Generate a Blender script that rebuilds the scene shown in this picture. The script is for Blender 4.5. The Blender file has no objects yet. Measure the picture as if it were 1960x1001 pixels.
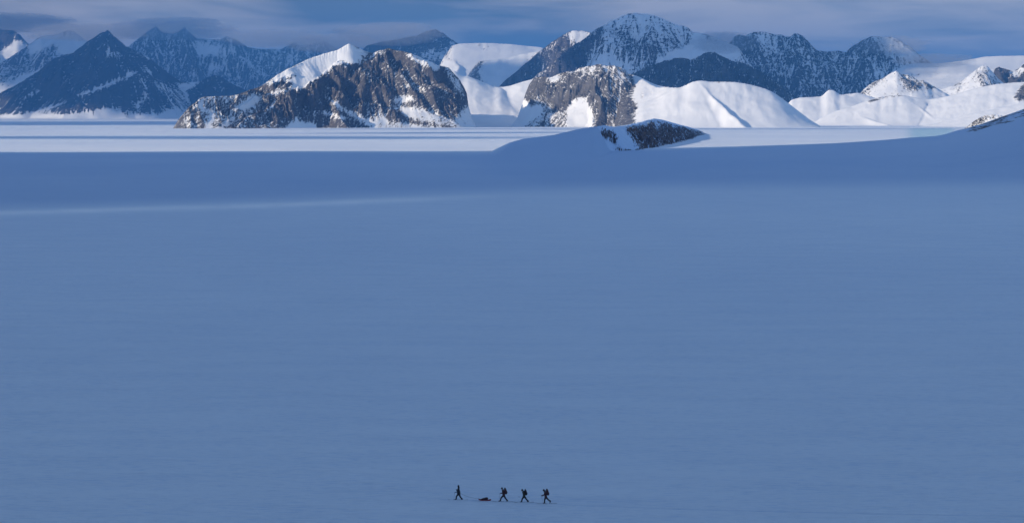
import bpy, bmesh, math, random
import numpy as np
from mathutils import Vector, Matrix

# ------------------------------------------------------------------ camera
SW, SH, F = 1960.0, 1001.0, 5000.0          # photo size, focal length in photo pixels
CAMZ, YH = 47.0, 216.0                      # eye height above the ice plain, horizon row
PITCH = math.atan((SH / 2 - YH) / F)
CP, SP = math.cos(PITCH), math.sin(PITCH)
scene = bpy.context.scene
COL = scene.collection
cam_d = bpy.data.cameras.new("camera")
cam = bpy.data.objects.new("camera", cam_d)
COL.objects.link(cam)
cam.location = (0, 0, CAMZ)
cam.rotation_euler = (math.pi / 2 - PITCH, 0, 0)
cam_d.sensor_width = 36.0
cam_d.lens = F / SW * 36.0
cam_d.clip_start = 1.0
cam_d.clip_end = 200000.0
scene.camera = cam

# ------------------------------------------------------------------ light
SUN_EL = math.radians(17.0)
LD = np.array([0.84, 0.543])                # ground direction the light travels in
LD = LD / np.hypot(*LD)
TE = math.tan(SUN_EL)
scene.view_settings.view_transform = 'Standard'
scene.view_settings.look = 'None'
scene.view_settings.gamma = 1.0
scene.view_settings.exposure = 0.76
scene.cycles.max_bounces = 6
scene.cycles.volume_bounces = 0
sun_d = bpy.data.lights.new("sun", 'SUN')
sun_d.energy = 3.7
sun_d.angle = math.radians(1.0)
sun_d.color = (1.0, 0.84, 0.63)
sun = bpy.data.objects.new("sun", sun_d)
COL.objects.link(sun)
ldir = Vector((LD[0] * math.cos(SUN_EL), LD[1] * math.cos(SUN_EL), -math.sin(SUN_EL)))
sun.rotation_euler = ldir.to_track_quat('-Z', 'Y').to_euler()

world = bpy.data.worlds.new("World")
scene.world = world
world.use_nodes = True
wn, wl = world.node_tree.nodes, world.node_tree.links
wn.clear()


def nd(nt, t, **kw):
    n = nt.nodes.new(t)
    for k, v in kw.items():
        setattr(n, k, v)
    return n


def val(nt, x):
    n = nt.nodes.new('ShaderNodeValue')
    n.outputs[0].default_value = x
    return n.outputs[0]


def mth(nt, op, a, b=None, clamp=False):
    n = nt.nodes.new('ShaderNodeMath')
    n.operation = op
    n.use_clamp = clamp
    for i, v in enumerate((a, b)):
        if v is None:
            continue
        if isinstance(v, (int, float)):
            n.inputs[i].default_value = v
        else:
            nt.links.new(v, n.inputs[i])
    return n.outputs[0]


def ramp(nt, fac, stops, interp='LINEAR'):
    n = nt.nodes.new('ShaderNodeValToRGB')
    cr = n.color_ramp
    cr.interpolation = interp
    while len(cr.elements) < len(stops):
        cr.elements.new(0.5)
    for e, (p, c) in zip(cr.elements, stops):
        e.position = p
        e.color = (*c, 1) if not isinstance(c, (int, float)) else (c, c, c, 1)
    nt.links.new(fac, n.inputs[0])
    return n.outputs[0]


def mixc(nt, f, a, b):
    n = nt.nodes.new('ShaderNodeMix')
    n.data_type = 'RGBA'
    for i, v in ((0, f), (6, a), (7, b)):
        if isinstance(v, (int, float)):
            n.inputs[i].default_value = v
        elif isinstance(v, tuple):
            n.inputs[i].default_value = (*v, 1)
        else:
            nt.links.new(v, n.inputs[i])
    return n.outputs[2]


def noise(nt, vec, scale, detail=4, rough=0.55, dist=0.0):
    n = nt.nodes.new('ShaderNodeTexNoise')
    n.inputs['Scale'].default_value = scale
    n.inputs['Detail'].default_value = detail
    n.inputs['Roughness'].default_value = rough
    n.inputs['Distortion'].default_value = dist
    nt.links.new(vec, n.inputs['Vector'])
    return n.outputs[0]


def mapping(nt, vec, scale=(1, 1, 1), rot=(0, 0, 0), loc=(0, 0, 0)):
    n = nt.nodes.new('ShaderNodeMapping')
    n.inputs['Scale'].default_value = scale
    n.inputs['Rotation'].default_value = rot
    n.inputs['Location'].default_value = loc
    nt.links.new(vec, n.inputs['Vector'])
    return n.outputs[0]


SKY_STR = 0.15
W = world.node_tree
sky = nd(W, 'ShaderNodeTexSky')
sky.sky_type = 'NISHITA'
sky.sun_disc = False
sky.sun_elevation = SUN_EL
sky.sun_rotation = math.atan2(-LD[0], -LD[1])
sky.altitude = 800.0
sky.air_density = 1.0
sky.dust_density = 0.0
sky.ozone_density = 2.8
tc = nd(W, 'ShaderNodeTexCoord')
sep = nd(W, 'ShaderNodeSeparateXYZ')
wl.new(tc.outputs['Generated'], sep.inputs[0])
# banks of layered cloud low over the horizon, thinning out overhead
d0 = mapping(W, tc.outputs['Generated'], (14, 14, 110))
c1 = noise(W, d0, 1.0, 6, 0.55, 0.4)
d1 = mapping(W, tc.outputs['Generated'], (5, 5, 34), loc=(0.6, 0.0, 0.0))
c2 = noise(W, d1, 1.3, 3, 0.5, 0.3)
lump = mth(W, 'ADD', mth(W, 'MULTIPLY', c1, 0.62), mth(W, 'MULTIPLY', c2, 0.53))
cover = ramp(W, lump, [(0.42, 0.0), (0.64, 1.0)], 'EASE')
fall = ramp(W, sep.outputs[2], [(0.0, 1.0), (0.12, 0.9), (0.3, 0.8), (0.6, 0.8)])
azi = ramp(W, mth(W, 'ADD', mth(W, 'MULTIPLY', sep.outputs[0], 2.2), 0.5),
           [(0.0, 0.62), (0.12, 0.95), (0.26, 0.8), (0.36, 0.25), (0.48, 0.22), (0.56, 0.45), (0.66, 0.75), (0.8, 0.6), (1.0, 0.5)], 'EASE')
bank = mth(W, 'ADD', mth(W, 'MULTIPLY', mth(W, 'SUBTRACT', lump, 0.57), 4.5), azi, clamp=True)
cover = mth(W, 'MULTIPLY', bank, fall)
ccol = mixc(W, cover, (0.062, 0.086, 0.13), (0.50, 0.44, 0.42))
lowm = ramp(W, sep.outputs[2], [(0.0, 0.97), (0.06, 0.9), (0.14, 0.28), (0.5, 0.10)])
b_sky = nd(W, 'ShaderNodeBackground')
wl.new(sky.outputs[0], b_sky.inputs[0])
b_sky.inputs[1].default_value = SKY_STR
b_cl = nd(W, 'ShaderNodeBackground')
wl.new(ccol, b_cl.inputs[0])
b_cl.inputs[1].default_value = 0.85
mx = nd(W, 'ShaderNodeMixShader')
wl.new(lowm, mx.inputs[0])
wl.new(b_sky.outputs[0], mx.inputs[1])
wl.new(b_cl.outputs[0], mx.inputs[2])
wo = nd(W, 'ShaderNodeOutputWorld')
wl.new(mx.outputs[0], wo.inputs[0])


# ------------------------------------------------------------------ numeric helpers
def hash2(ix, iy, seed):
    h = (ix.astype(np.int64) * 374761393 + iy.astype(np.int64) * 668265263 + seed * 974711) & 0xFFFFFFFF
    h = ((h ^ (h >> 13)) * 1274126177) & 0xFFFFFFFF
    h = (h ^ (h >> 16)) & 0xFFFFFFFF
    return h


def pnoise(x, y, seed=0):
    x0, y0 = np.floor(x), np.floor(y)
    fx, fy = x - x0, y - y0
    u, v = fx * fx * fx * (fx * (fx * 6 - 15) + 10), fy * fy * fy * (fy * (fy * 6 - 15) + 10)
    r = 0
    for dx in (0, 1):
        for dy in (0, 1):
            a = hash2(x0 + dx, y0 + dy, seed) * (2 * math.pi / 4294967296.0)
            g = np.cos(a) * (fx - dx) + np.sin(a) * (fy - dy)
            r = r + g * (u if dx else 1 - u) * (v if dy else 1 - v)
    return r * 1.5


def fbm(x, y, oct=4, seed=0, gain=0.5, ridged=False):
    r, a, f, s = 0, 1.0, 1.0, 0
    for i in range(oct):
        n = pnoise(x * f + 17.3 * i, y * f - 9.1 * i, seed + i)
        if ridged:
            n = 1 - 2 * np.abs(n)
        r = r + a * n
        s += a
        a *= gain
        f *= 2.03
    return r / s


def gully_cell(x, y, dx, dy, seed):
    ix, iy = np.floor(x), np.floor(y)
    fx, fy = x - ix, y - iy
    va = vdx = vdy = wt = 0
    for i in (-1, 0, 1):
        for j in (-1, 0, 1):
            h = hash2(ix + i, iy + j, seed)
            qx = fx - i - (h & 0xFFFF) / 65536.0 * 0.9
            qy = fy - j - ((h >> 16) & 0xFFFF) / 65536.0 * 0.9
            w = np.exp(-2.4 * (qx * qx + qy * qy))
            m = (qx * dx + qy * dy) * 2 * math.pi
            va = va + w * np.cos(m)
            sn = -w * np.sin(m)
            vdx = vdx + sn * dx
            vdy = vdy + sn * dy
            wt = wt + w
    return va / wt, vdx / wt, vdy / wt


def gullies(x, y, gx, gy, lam, octs, seed, branch=1.1):
    """ribs and gullies running down the slope; returns relief in metres per unit wavelength and a rib index"""
    hsum, rib, wsum = 0, 0, 0
    ex = ey = 0
    f, a = 1.0 / lam, 1.0
    for o in range(octs):
        tx, ty = gx + ex, gy + ey
        n = np.hypot(tx, ty) + 1e-4
        dx, dy = -ty / n, tx / n
        k = np.clip(n * 3, 0.2, 1)
        h, hx, hy = gully_cell(x * f, y * f, dx, dy, seed + o)
        hsum = hsum + a * h * k
        wr = (0.40, 0.55, 0.8, 1.0, 1.0, 0.9)[min(o, 5)]
        rib = rib + wr * h
        wsum += wr
        ex = ex + hx * branch * 0.45
        ey = ey + hy * branch * 0.45
        f *= 1.95
        a *= 0.5
    return hsum * lam, rib / wsum * 2.2


def sstep(a, b, x):
    t = np.clip((x - a) / (b - a), 0, 1)
    return t * t * (3 - 2 * t)


def unproj(px, py, Y):
    """world point seen at photo pixel (px,py) at world depth Y"""
    u, v = (px - SW / 2) / F, (SH / 2 - py) / F
    dy, dz = CP + v * SP, -SP + v * CP
    return u / dy * Y, Y + 0 * px, CAMZ + dz / dy * Y


def proj(X, Y, Z):
    dz = Z - CAMZ
    zc = Y * CP - dz * SP
    yc = Y * SP + dz * CP
    return SW / 2 + F * X / zc, SH / 2 - F * yc / zc


def grid_mesh(name, X, Y, Z, mat, attrs=None, smooth=True):
    nr, nc = X.shape
    me = bpy.data.meshes.new(name)
    co = np.stack([X, Y, Z], -1).reshape(-1, 3).astype(np.float32)
    me.vertices.add(nr * nc)
    me.vertices.foreach_set('co', co.ravel())
    i = np.arange((nr - 1) * (nc - 1))
    r, c = i // (nc - 1), i % (nc - 1)
    a = r * nc + c
    q = np.stack([a, a + 1, a + nc + 1, a + nc], -1).astype(np.int32)
    me.loops.add(q.size)
    me.loops.foreach_set('vertex_index', q.ravel())
    me.polygons.add(len(q))
    me.polygons.foreach_set('loop_start', np.arange(0, q.size, 4, dtype=np.int32))
    me.polygons.foreach_set('loop_total', np.full(len(q), 4, np.int32))
    me.update(calc_edges=True)
    me.polygons.foreach_set('use_smooth', np.full(len(q), smooth))
    for k, v in (attrs or {}).items():
        at = me.attributes.new(k, 'FLOAT', 'POINT')
        at.data.foreach_set('value', v.astype(np.float32).ravel())
    me.materials.append(mat)
    o = bpy.data.objects.new(name, me)
    COL.objects.link(o)
    return o


def tag(o, label=None, cat=None, group=None, kind=None):
    if label: o['label'] = label
    if cat: o['category'] = cat
    if group: o['group'] = group
    if kind: o['kind'] = kind
    return o


# ------------------------------------------------------------------ materials
def new_mat(name):
    m = bpy.data.materials.new(name)
    m.use_nodes = True
    nt = m.node_tree
    b = nt.nodes['Principled BSDF']
    return m, nt, b


def snow_ground_mat():
    m, nt, b = new_mat("wind_packed_snow")
    g = nd(nt, 'ShaderNodeNewGeometry')
    pos = g.outputs['Position']
    # wind ripples run across the view, a few metres long
    r1 = noise(nt, mapping(nt, pos, (0.42, 1.5, 0.4), rot=(0, 0, 0.08)), 1.0, 7, 0.66, 0.3)
    r2 = noise(nt, mapping(nt, pos, (0.035, 0.09, 0.03), rot=(0, 0, 0.10)), 1.0, 5, 0.6, 0.3)
    r3 = noise(nt, mapping(nt, pos, (0.0032, 0.0016, 0.003), rot=(0, 0, -0.25)), 1.0, 4, 0.5)
    bare = ramp(nt, mth(nt, 'ADD', mth(nt, 'MULTIPLY', r1, 0.8), mth(nt, 'MULTIPLY', r2, 0.2)), [(0.34, 1.0), (0.50, 0.0)])
    at = nd(nt, 'ShaderNodeAttribute', attribute_name='rock')
    ice = nd(nt, 'ShaderNodeAttribute', attribute_name='ice')
    shade_track_tint = nd(nt, 'ShaderNodeAttribute', attribute_name='shade_track_tint')
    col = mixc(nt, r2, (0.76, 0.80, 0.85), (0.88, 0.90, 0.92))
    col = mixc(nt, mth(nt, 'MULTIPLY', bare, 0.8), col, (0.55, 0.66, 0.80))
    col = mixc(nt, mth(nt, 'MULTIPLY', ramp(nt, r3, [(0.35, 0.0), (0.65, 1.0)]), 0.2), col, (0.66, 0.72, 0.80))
    fv = mth(nt, 'ADD', shade_track_tint.outputs['Fac'], mth(nt, 'MULTIPLY', mth(nt, 'SUBTRACT', r3, 0.5), 0.5), clamp=True)
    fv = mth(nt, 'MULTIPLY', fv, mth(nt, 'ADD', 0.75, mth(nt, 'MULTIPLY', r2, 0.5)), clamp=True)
    col = mixc(nt, fv, col, (0.40, 0.53, 0.71))  # ground shade mixed in as blue snow colour; the track is tinted too
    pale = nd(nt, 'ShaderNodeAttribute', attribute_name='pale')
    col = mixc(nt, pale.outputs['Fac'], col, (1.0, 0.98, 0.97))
    n3 = noise(nt, mapping(nt, pos, (0.05, 0.05, 0.12)), 1.0, 5, 0.65)
    icec = mixc(nt, n3, (0.16, 0.42, 0.55), (0.62, 0.78, 0.84))
    col = mixc(nt, ice.outputs['Fac'], col, icec)
    rn = noise(nt, mapping(nt, pos, (0.055, 0.012, 0.10), rot=(0, 0, 0.0)), 1.0, 8, 0.75, 0.3)
    rk = mth(nt, 'ADD', at.outputs['Fac'], mth(nt, 'MULTIPLY', mth(nt, 'SUBTRACT', rn, 0.5), 5.5))
    rk = ramp(nt, rk, [(0.30, 0.0), (0.42, 1.0)])
    col = mixc(nt, rk, col, (0.075, 0.065, 0.06))
    nt.links.new(col, b.inputs['Base Color'])
    b.inputs['Roughness'].default_value = 0.75
    b.inputs['Specular IOR Level'].default_value = 0.25
    bp = nd(nt, 'ShaderNodeBump')
    bp.inputs['Distance'].default_value = 0.9
    bp.inputs['Strength'].default_value = 1.0
    h = mth(nt, 'ADD', r1, mth(nt, 'MULTIPLY', r2, 3.5))
    nt.links.new(h, bp.inputs['Height'])
    nt.links.new(bp.outputs[0], b.inputs['Normal'])
    return m


def mountain_mat(name, s=1.0, rock_a=(0.10, 0.095, 0.10), rock_b=(0.20, 0.175, 0.165), amp=1.7, strata=0.25,
                 tilt=0.0, snow=(0.84, 0.85, 0.86), bump=1.0, aspect=(0.6, 0.6, 1.5)):
    """s = size of the finest speckle in metres x 10"""
    m, nt, b = new_mat(name)
    g = nd(nt, 'ShaderNodeNewGeometry')
    pos = g.outputs['Position']
    k = 1.0 / (34.0 * s)
    p = mapping(nt, mapping(nt, pos, rot=(0, tilt, 0)), (k * aspect[0], k * aspect[1], k * aspect[2]))
    n1 = noise(nt, p, 1.0, 9, 0.82, 0.25)
    p2 = mapping(nt, mapping(nt, pos, rot=(0, tilt * 0.8 + 0.1, 0)), (k * 0.35, k * 0.5, k * 2.4))
    n2 = noise(nt, p2, 1.0, 6, 0.65, 0.5)
    p3 = mapping(nt, pos, (k * 0.13, k * 0.13, k * 0.16))
    n3 = noise(nt, p3, 1.0, 4, 0.55)
    at = nd(nt, 'ShaderNodeAttribute', attribute_name='rock')
    v = mth(nt, 'MULTIPLY', mth(nt, 'SUBTRACT', n1, 0.5), amp * 3.4)
    v = mth(nt, 'ADD', v, mth(nt, 'MULTIPLY', mth(nt, 'SUBTRACT', n2, 0.5), amp * strata * 4))
    v = mth(nt, 'ADD', v, mth(nt, 'MULTIPLY', mth(nt, 'SUBTRACT', n3, 0.5), amp * 0.7))
    v = mth(nt, 'ADD', v, mth(nt, 'MULTIPLY', at.outputs['Fac'], 1.0))
    fac = ramp(nt, mth(nt, 'ADD', mth(nt, 'MULTIPLY', v, 0.5), 0.5), [(0.43, 0.0), (0.56, 1.0)])
    rc = mixc(nt, ramp(nt, n3, [(0.35, 0.0), (0.65, 1.0)]), rock_a, rock_b)
    rc = mixc(nt, mth(nt, 'MULTIPLY', ramp(nt, n2, [(0.4, 0.0), (0.6, 1.0)]), 0.55), rc, tuple(c * 0.5 for c in rock_a))
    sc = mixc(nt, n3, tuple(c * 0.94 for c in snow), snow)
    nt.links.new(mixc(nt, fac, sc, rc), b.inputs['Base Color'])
    b.inputs['Roughness'].default_value = 0.85
    b.inputs['Specular IOR Level'].default_value = 0.2
    bp = nd(nt, 'ShaderNodeBump')
    bp.inputs['Distance'].default_value = 9.0 * s * bump
    bp.inputs['Strength'].default_value = 1.0
    hs = mth(nt, 'ADD', mth(nt, 'MULTIPLY', n1, mth(nt, 'ADD', mth(nt, 'MULTIPLY', fac, 2.3), 0.25)),
             mth(nt, 'MULTIPLY', n2, mth(nt, 'MULTIPLY', fac, 1.2)))
    nt.links.new(hs, bp.inputs['Height'])
    nt.links.new(bp.outputs[0], b.inputs['Normal'])
    return m


def plain_mat(name, col, rough=0.8, nscale=30.0, var=0.25, bump=0.002):
    m, nt, b = new_mat(name)
    t = nd(nt, 'ShaderNodeTexCoord')
    n = noise(nt, t.outputs['Object'], nscale, 5, 0.6)
    c = mixc(nt, n, tuple(x * (1 - var) for x in col), tuple(min(1, x * (1 + var)) for x in col))
    nt.links.new(c, b.inputs['Base Color'])
    b.inputs['Roughness'].default_value = rough
    bp = nd(nt, 'ShaderNodeBump')
    bp.inputs['Distance'].default_value = bump
    nt.links.new(n, bp.inputs['Height'])
    nt.links.new(bp.outputs[0], b.inputs['Normal'])
    return m


# ------------------------------------------------------------------ ground
RISE_CREST = [(700, 330), (960, 318), (1040, 309), (1080, 305), (1180, 301), (1300, 297), (1345, 294), (1400, 291),
              (1480, 286), (1600, 279), (1700, 270), (1745, 265), (1790, 262), (1810, 258), (1830, 251), (1850, 246),
              (1880, 237), (1910, 226), (1935, 217), (1960, 208), (2060, 180), (2250, 150), (2600, 150)]
RCX = np.array([p[0] for p in RISE_CREST], float)
RCY = np.array([p[1] for p in RISE_CREST], float)


def ground_z(x, y):
    """height of snow surface; works on arrays"""
    x = np.asarray(x, float)
    y = np.asarray(y, float)
    r = np.hypot(x, y)
    # lookout knoll that carries the camera
    knoll = np.maximum(0.0, CAMZ - 1.7 - 0.36 * np.maximum(r - 3.0, 0)) * (1 - sstep(60, 170, r)) 
    z = knoll
    far = sstep(250, 1200, r)
    z = z + 0.10 * fbm(x / 55.0, y / 90.0, 3, 3) * sstep(120, 260, r)
    z = z + 0.9 * far * fbm(x / 420.0, y / 700.0, 3, 8) * (1 - 0.4 * sstep(9000, 12000, r))
    ysafe = np.maximum(y, 50.0)
    px = SW / 2 + F * x / (ysafe * CP)
    # snow rise on the right whose crest hides the sunlit plain behind it
    yc = 2500.0 + 350.0 * sstep(1100, 1960, px)
    cpy = np.interp(px, RCX, RCY)
    dzc = (YH - cpy) / F * yc * (1.0 / (CP * CP)) 
    hc = np.maximum(CAMZ + dzc * CP * CP, 0)
    prof = sstep(0, 1, (y - (1250.0 + 200 * sstep(1300, 1960, px))) / (yc - 1350.0)) * (1 - sstep(0, 1, (y - yc) / 1700.0))
    z = z + hc * prof * sstep(900, 1100, px) * (y > 100)
    # curling snow crest that the dark outcrop grows out of
    c2 = np.interp(px, [925, 950, 975, 1000, 1030, 1060, 1085, 1110, 1135, 1155, 1200], [300, 285, 273, 266, 262, 258, 252, 246, 242, 241, 246])
    y2 = np.interp(px, [925, 1040, 1130, 1200], [3150, 3120, 3000, 3300])
    h2 = np.maximum(CAMZ + (YH - c2) / F * y2, 0) * sstep(900, 950, px) * (1 - sstep(1140, 1180, px))
    t2 = np.clip((y - 2350.0) / (y2 - 2350.0), 0, 1)
    p2 = np.where(y < y2, t2 ** 2.2, np.exp(-((y - y2) / 140.0) ** 2)) * (y > 100)
    z = np.maximum(z, h2 * p2)
    # low wind ridge crossing the foreground plain
    ry = 1235.0 + 0.62 * (x + 250) + 12 * pnoise(x / 60.0, y / 300.0, 5)
    z = z + 1.1 * np.exp(-((y - ry) / np.where(y < ry, 34.0, 90.0)) ** 2) * (1 - sstep(40, 260, x)) * (y > 600)
    # hollow in front of the dark outcrop
    hx, hy = (x - 100) / 260.0, (y - 2350.0) / 520.0
    z = z - 2.6 * np.exp(-(hx * hx + hy * hy))
    return z


mat_ground = snow_ground_mat()


def build_ground():
    radii = np.concatenate([[0.01, 1.5, 3.0], np.linspace(6, 240, 40), np.exp(np.linspace(math.log(243), math.log(13000), 880)),
                            np.exp(np.linspace(math.log(13300), math.log(60000), 40))])
    a1 = np.radians(np.linspace(-13.5, 13.5, 460))
    a2 = np.radians(np.concatenate([np.linspace(13.5, 40, 60)[1:], np.linspace(40, 320, 90)[1:-1], np.linspace(320, 346.5, 60)[:-1]]))
    ang = np.concatenate([a1, a2, [a1[0] + 2 * math.pi]])
    R, A = np.meshgrid(radii, ang, indexing='ij')
    X, Y = R * np.sin(A), R * np.cos(A)
    Z = ground_z(X, Y)
    px, py = proj(X, np.maximum(Y, 50), Z)
    vis = (Y > 1200) & (Y < 4300)
    # bare stones showing through on the right hand hill
    cr = np.interp(px, RCX, RCY)
    dd = py - cr
    fr = sstep(1755, 1870, px) * np.exp(-((dd - 6) / (6 + 18 * sstep(1800, 1960, px))) ** 2)
    rock = np.where(vis, -1.9 + 2.3 * fr, -3.0)
    icem = sstep(1725, 1755, px) * (1 - sstep(1815, 1835, px)) * sstep(4300, 5200, Y) * (1 - sstep(7500, 8300, Y))
    # foreground shade painted as darker blue snow beyond the low ridge, paler nearer
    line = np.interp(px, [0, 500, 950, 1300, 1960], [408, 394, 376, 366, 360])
    shade_track_tint = (0.14 + 0.72 * (1 - sstep(-26, 6, py - line))) * (1 - sstep(420, 900, py) * 0.9) * (1 - sstep(2900, 3300, Y) * 0.8) * (Y > 60)
    hollow_shade = np.exp(-(((px - 1120) / 150) ** 2 + ((py - 318) / 24) ** 2))  # shade in the hollow, painted as darker snow
    shade_track_tint = shade_track_tint + 0.5 * hollow_shade * (Y < 3400)
    shade_track_tint = shade_track_tint + 0.65 * sstep(945, 1010, px) * (1 - sstep(1180, 1240, px)) * sstep(2450, 2650, Y) * (1 - sstep(3120, 3200, Y))  # shaded side of the snow crest painted darker blue
    pale = np.exp(-((py - line) / 4.5) ** 2) * (1 - sstep(700, 1020, px)) * (Y > 600) * (0.75 + 0.5 * fbm(X / 25.0, Y / 60.0, 3, 31))  # gleam of sunlight painted as a whiter streak of snow
    shade_track_tint = shade_track_tint * (1 - np.clip(pale, 0, 1))
    shade_track_tint = np.clip(np.where(Y > 60, shade_track_tint, 0.05), 0, 1)
    o = grid_mesh("ground", X, Y, Z, mat_ground, {'rock': rock, 'ice': icem * 0.85, 'shade_track_tint': shade_track_tint, 'pale': pale})
    tag(o, kind='structure', label='wide wind packed snow plain in blue shade', cat='snow field')


build_ground()


# ------------------------------------------------------------------ mountains
def poly_sd(px, py, pts):
    """signed distance (negative inside) in photo pixels, for placing snow and rock patches"""
    pts = np.array(pts, float)
    d = np.full(px.shape, 1e9)
    inside = np.zeros(px.shape, bool)
    n = len(pts)
    for i in range(n):
        ax, ay = pts[i]
        bx, by = pts[(i + 1) % n]
        ex, ey = bx - ax, by - ay
        t = np.clip(((px - ax) * ex + (py - ay) * ey) / (ex * ex + ey * ey + 1e-9), 0, 1)
        d = np.minimum(d, np.hypot(px - ax - t * ex, py - ay - t * ey))
        c = ((ay > py) != (by > py)) & (px < ex * (py - ay) / (ey + (1e-9 if ey == 0 else 0)) + ax)
        inside ^= c
    return np.where(inside, -d, d)


def mountain(label, crest, Yc, mat, slope=0.75, back=None, spurs=(), front=None, backd=None, rough=0.10, scale=None,
             step=1.6, rows=170, apron=8.0, jag=1.0, rock=0.3, patches=(), steep_rock=0.35, low_snow=None, seed=1,
             gul=0.10, glam=48.0, gribs=0.8, fan=(), und=0.0, warp=0.25, name='mountain', cat='mountain', sink=4.0, soft=0.0, flute=0.0, conc=1.0):
    back = back or slope
    crest = np.array(crest, float)
    x0, x1 = crest[0, 0], crest[-1, 0]
    cpx = np.arange(x0, x1 + step, step)
    cpy = np.interp(cpx, crest[:, 0], crest[:, 1])
    env = np.minimum(1, np.minimum(cpx - x0, x1 - cpx) / 15.0 + 0.2)
    cpy0 = cpy.copy()
    cpy = cpy + jag * env * (fbm(cpx / 14.0, cpx * 0, 4, seed + 50, 0.62) * 2.2)
    if np.isscalar(Yc):
        Yf = lambda p: np.full(np.shape(p), float(Yc))
    else:
        yc = np.array(Yc, float)
        Yf = lambda p: np.interp(p, yc[:, 0], yc[:, 1])
    Ym = float(np.mean(Yf(cpx)))
    cX, cY, cZ = unproj(cpx, cpy0, Yf(cpx))
    H = float(np.max(cZ))
    if front is None: front = H / slope * 1.45
    if backd is None: backd = H / back * 0.9
    Ylo, Yhi = float(np.min(Yf(cpx))) - front, float(np.max(Yf(cpx))) + backd
    a = (cpx - SW / 2) / F / CP
    # denser rows on the camera side
    t = np.linspace(0, 1, rows)
    ys = Ylo + (Yhi - Ylo) * t
    Y, A = np.meshgrid(ys, a, indexing='ij')
    X = A * Y
    sc = scale or H * 0.8
    wx = warp * sc * fbm(X / sc, Y / sc, 3, seed + 3) * 0.8
    wy = warp * sc * fbm(X / sc + 40, Y / sc, 3, seed + 7) * 0.8
    XX, YY = X + wx, Y + wy

    segs = []
    k = max(3, int(7.0 / step))
    idx = list(range(0, len(cpx), k))
    if idx[-1] != len(cpx) - 1: idx.append(len(cpx) - 1)
    for i, j in zip(idx[:-1], idx[1:]):
        segs.append((cX[i], cY[i], cZ[i], cX[j], cY[j], cZ[j], slope, back))
    for sp in spurs:
        pts = sp['pts']
        sl = sp.get('slope', slope * 1.25)
        P3 = []
        for p in pts:
            yc_ = float(Yf(p[0]))
            zc_ = float(np.interp(p[0], cpx, cZ))
            zp_ = float(unproj(p[0], p[1], yc_)[2])
            P3.append(unproj(p[0], p[1], yc_ - max(p[2], (zc_ - zp_) / slope * 1.25)))
        for (ax, ay, az), (bx, by, bz) in zip(P3[:-1], P3[1:]):
            segs.append((ax, ay, az, bx, by, bz, sl, sl))
    Z = np.full(X.shape, -1e9)
    for (ax, ay, az, bx, by, bz, sf, sb) in segs:
        ex, ey = bx - ax, by - ay
        tt = np.clip(((XX - ax) * ex + (YY - ay) * ey) / (ex * ex + ey * ey + 1e-6), 0, 1)
        dx, dy = XX - ax - tt * ex, YY - ay - tt * ey
        d = np.hypot(dx, dy)
        s = np.where(dy < 0, sf, sb)
        z = az + tt * (bz - az) - s * d
        if soft > 0:
            kk = soft
            hdiff = np.clip(0.5 + 0.5 * (z - Z) / kk, 0, 1)
            Z = Z + (z - Z) * hdiff + kk * hdiff * (1 - hdiff) * 0.6
        else:
            Z = np.maximum(Z, z)
    if conc != 1.0:
        Z = np.where(Z > 0, H * np.power(np.clip(Z, 0, None) / H, conc), Z)
    w = np.clip(Z / H, 0, 1)

    def rockiness(Z):
        px, py = proj(X, Y, Z)
        gy, gx = np.gradient(Z)
        steep = np.hypot(gy / (ys[1] - ys[0]), gx / np.maximum(np.gradient(X, axis=1), 1e-3))
        R = np.full(X.shape, float(rock)) + steep_rock * (steep - slope)
        if low_snow is not None:
            R = R - 1.6 * (1 - sstep(low_snow * 0.4, low_snow, Z))
        for (pts, v, softw) in patches:
            sd = poly_sd(px, py, pts)
            k2 = 1 / (1 + np.exp(np.clip(sd / softw, -30, 30)))
            R = R * (1 - k2) + v * k2
        return R
    rk = 0.12 + 0.88 / (1 + np.exp(-5 * (rockiness(Z) + 0.25)))
    Z = Z + rk * rough * H * (fbm(X / sc * 1.6, Y / sc * 1.6, 7, seed, 0.58, ridged=True) - 0.35) * np.minimum(1, w * 3 + 0.05)
    if flute:
        ph = A * Ym
        Z = Z + rk * flute * H * (fbm(ph / (0.13 * sc) + 0.5 * fbm(X / sc, Y / sc, 2, 9), Y / (1.2 * sc), 4, seed + 11, 0.5, ridged=True) - 0.3) \
            * np.minimum(1, w * 3) * 0.35
    if und:
        ax_, ay_ = X + 0.2 * sc * fbm(X / sc, Y / sc, 2, 5), Y
        Z = Z + und * H * (fbm(ax_ / (0.42 * sc), ay_ / (0.8 * sc), 3, seed + 20, 0.5)
                           + 0.07 * fbm(ax_ / (0.06 * sc), ay_ / (0.16 * sc), 3, seed + 23, 0.6)) * np.minimum(1, w * 4)
    rib = 0.0
    if gul:
        gY_, gX_ = np.gradient(Z)
        zx = gX_ / np.maximum(np.gradient(X, axis=1), 1e-3)
        zy = gY_ / (ys[1] - ys[0]) - zx * A
        for (fx_, fy_, fo_, fr_, fw_) in fan:
            # gullies spread out from a summit
            qx, qy, qz = unproj(fx_, fy_, float(Yf(fx_)) - fo_)
            ddx, ddy = qx - X, qy - Y
            dn = np.hypot(ddx, ddy) + 1.0
            ww = fw_ * np.exp(-(dn / fr_) ** 2)
            zx = zx + ww * ddx / dn
            zy = zy + ww * ddy / dn
        hs, rib = gullies(X, Y, zx, zy, glam * Ym / F, 5, seed + 30)
        Z = Z + rk ** 1.6 * gul * hs * np.minimum(1, w * 4 + 0.05)
    # ease the foot into the plain
    Z = apron * np.logaddexp(0, Z / apron) - sink
    # make the skyline follow the traced crest: first broadly, then finely close to the crest only
    ar = np.arange(len(cpx))
    _, _, zt = unproj(cpx, cpy, 1000.0)
    et = (zt - CAMZ) / 1000.0
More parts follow.
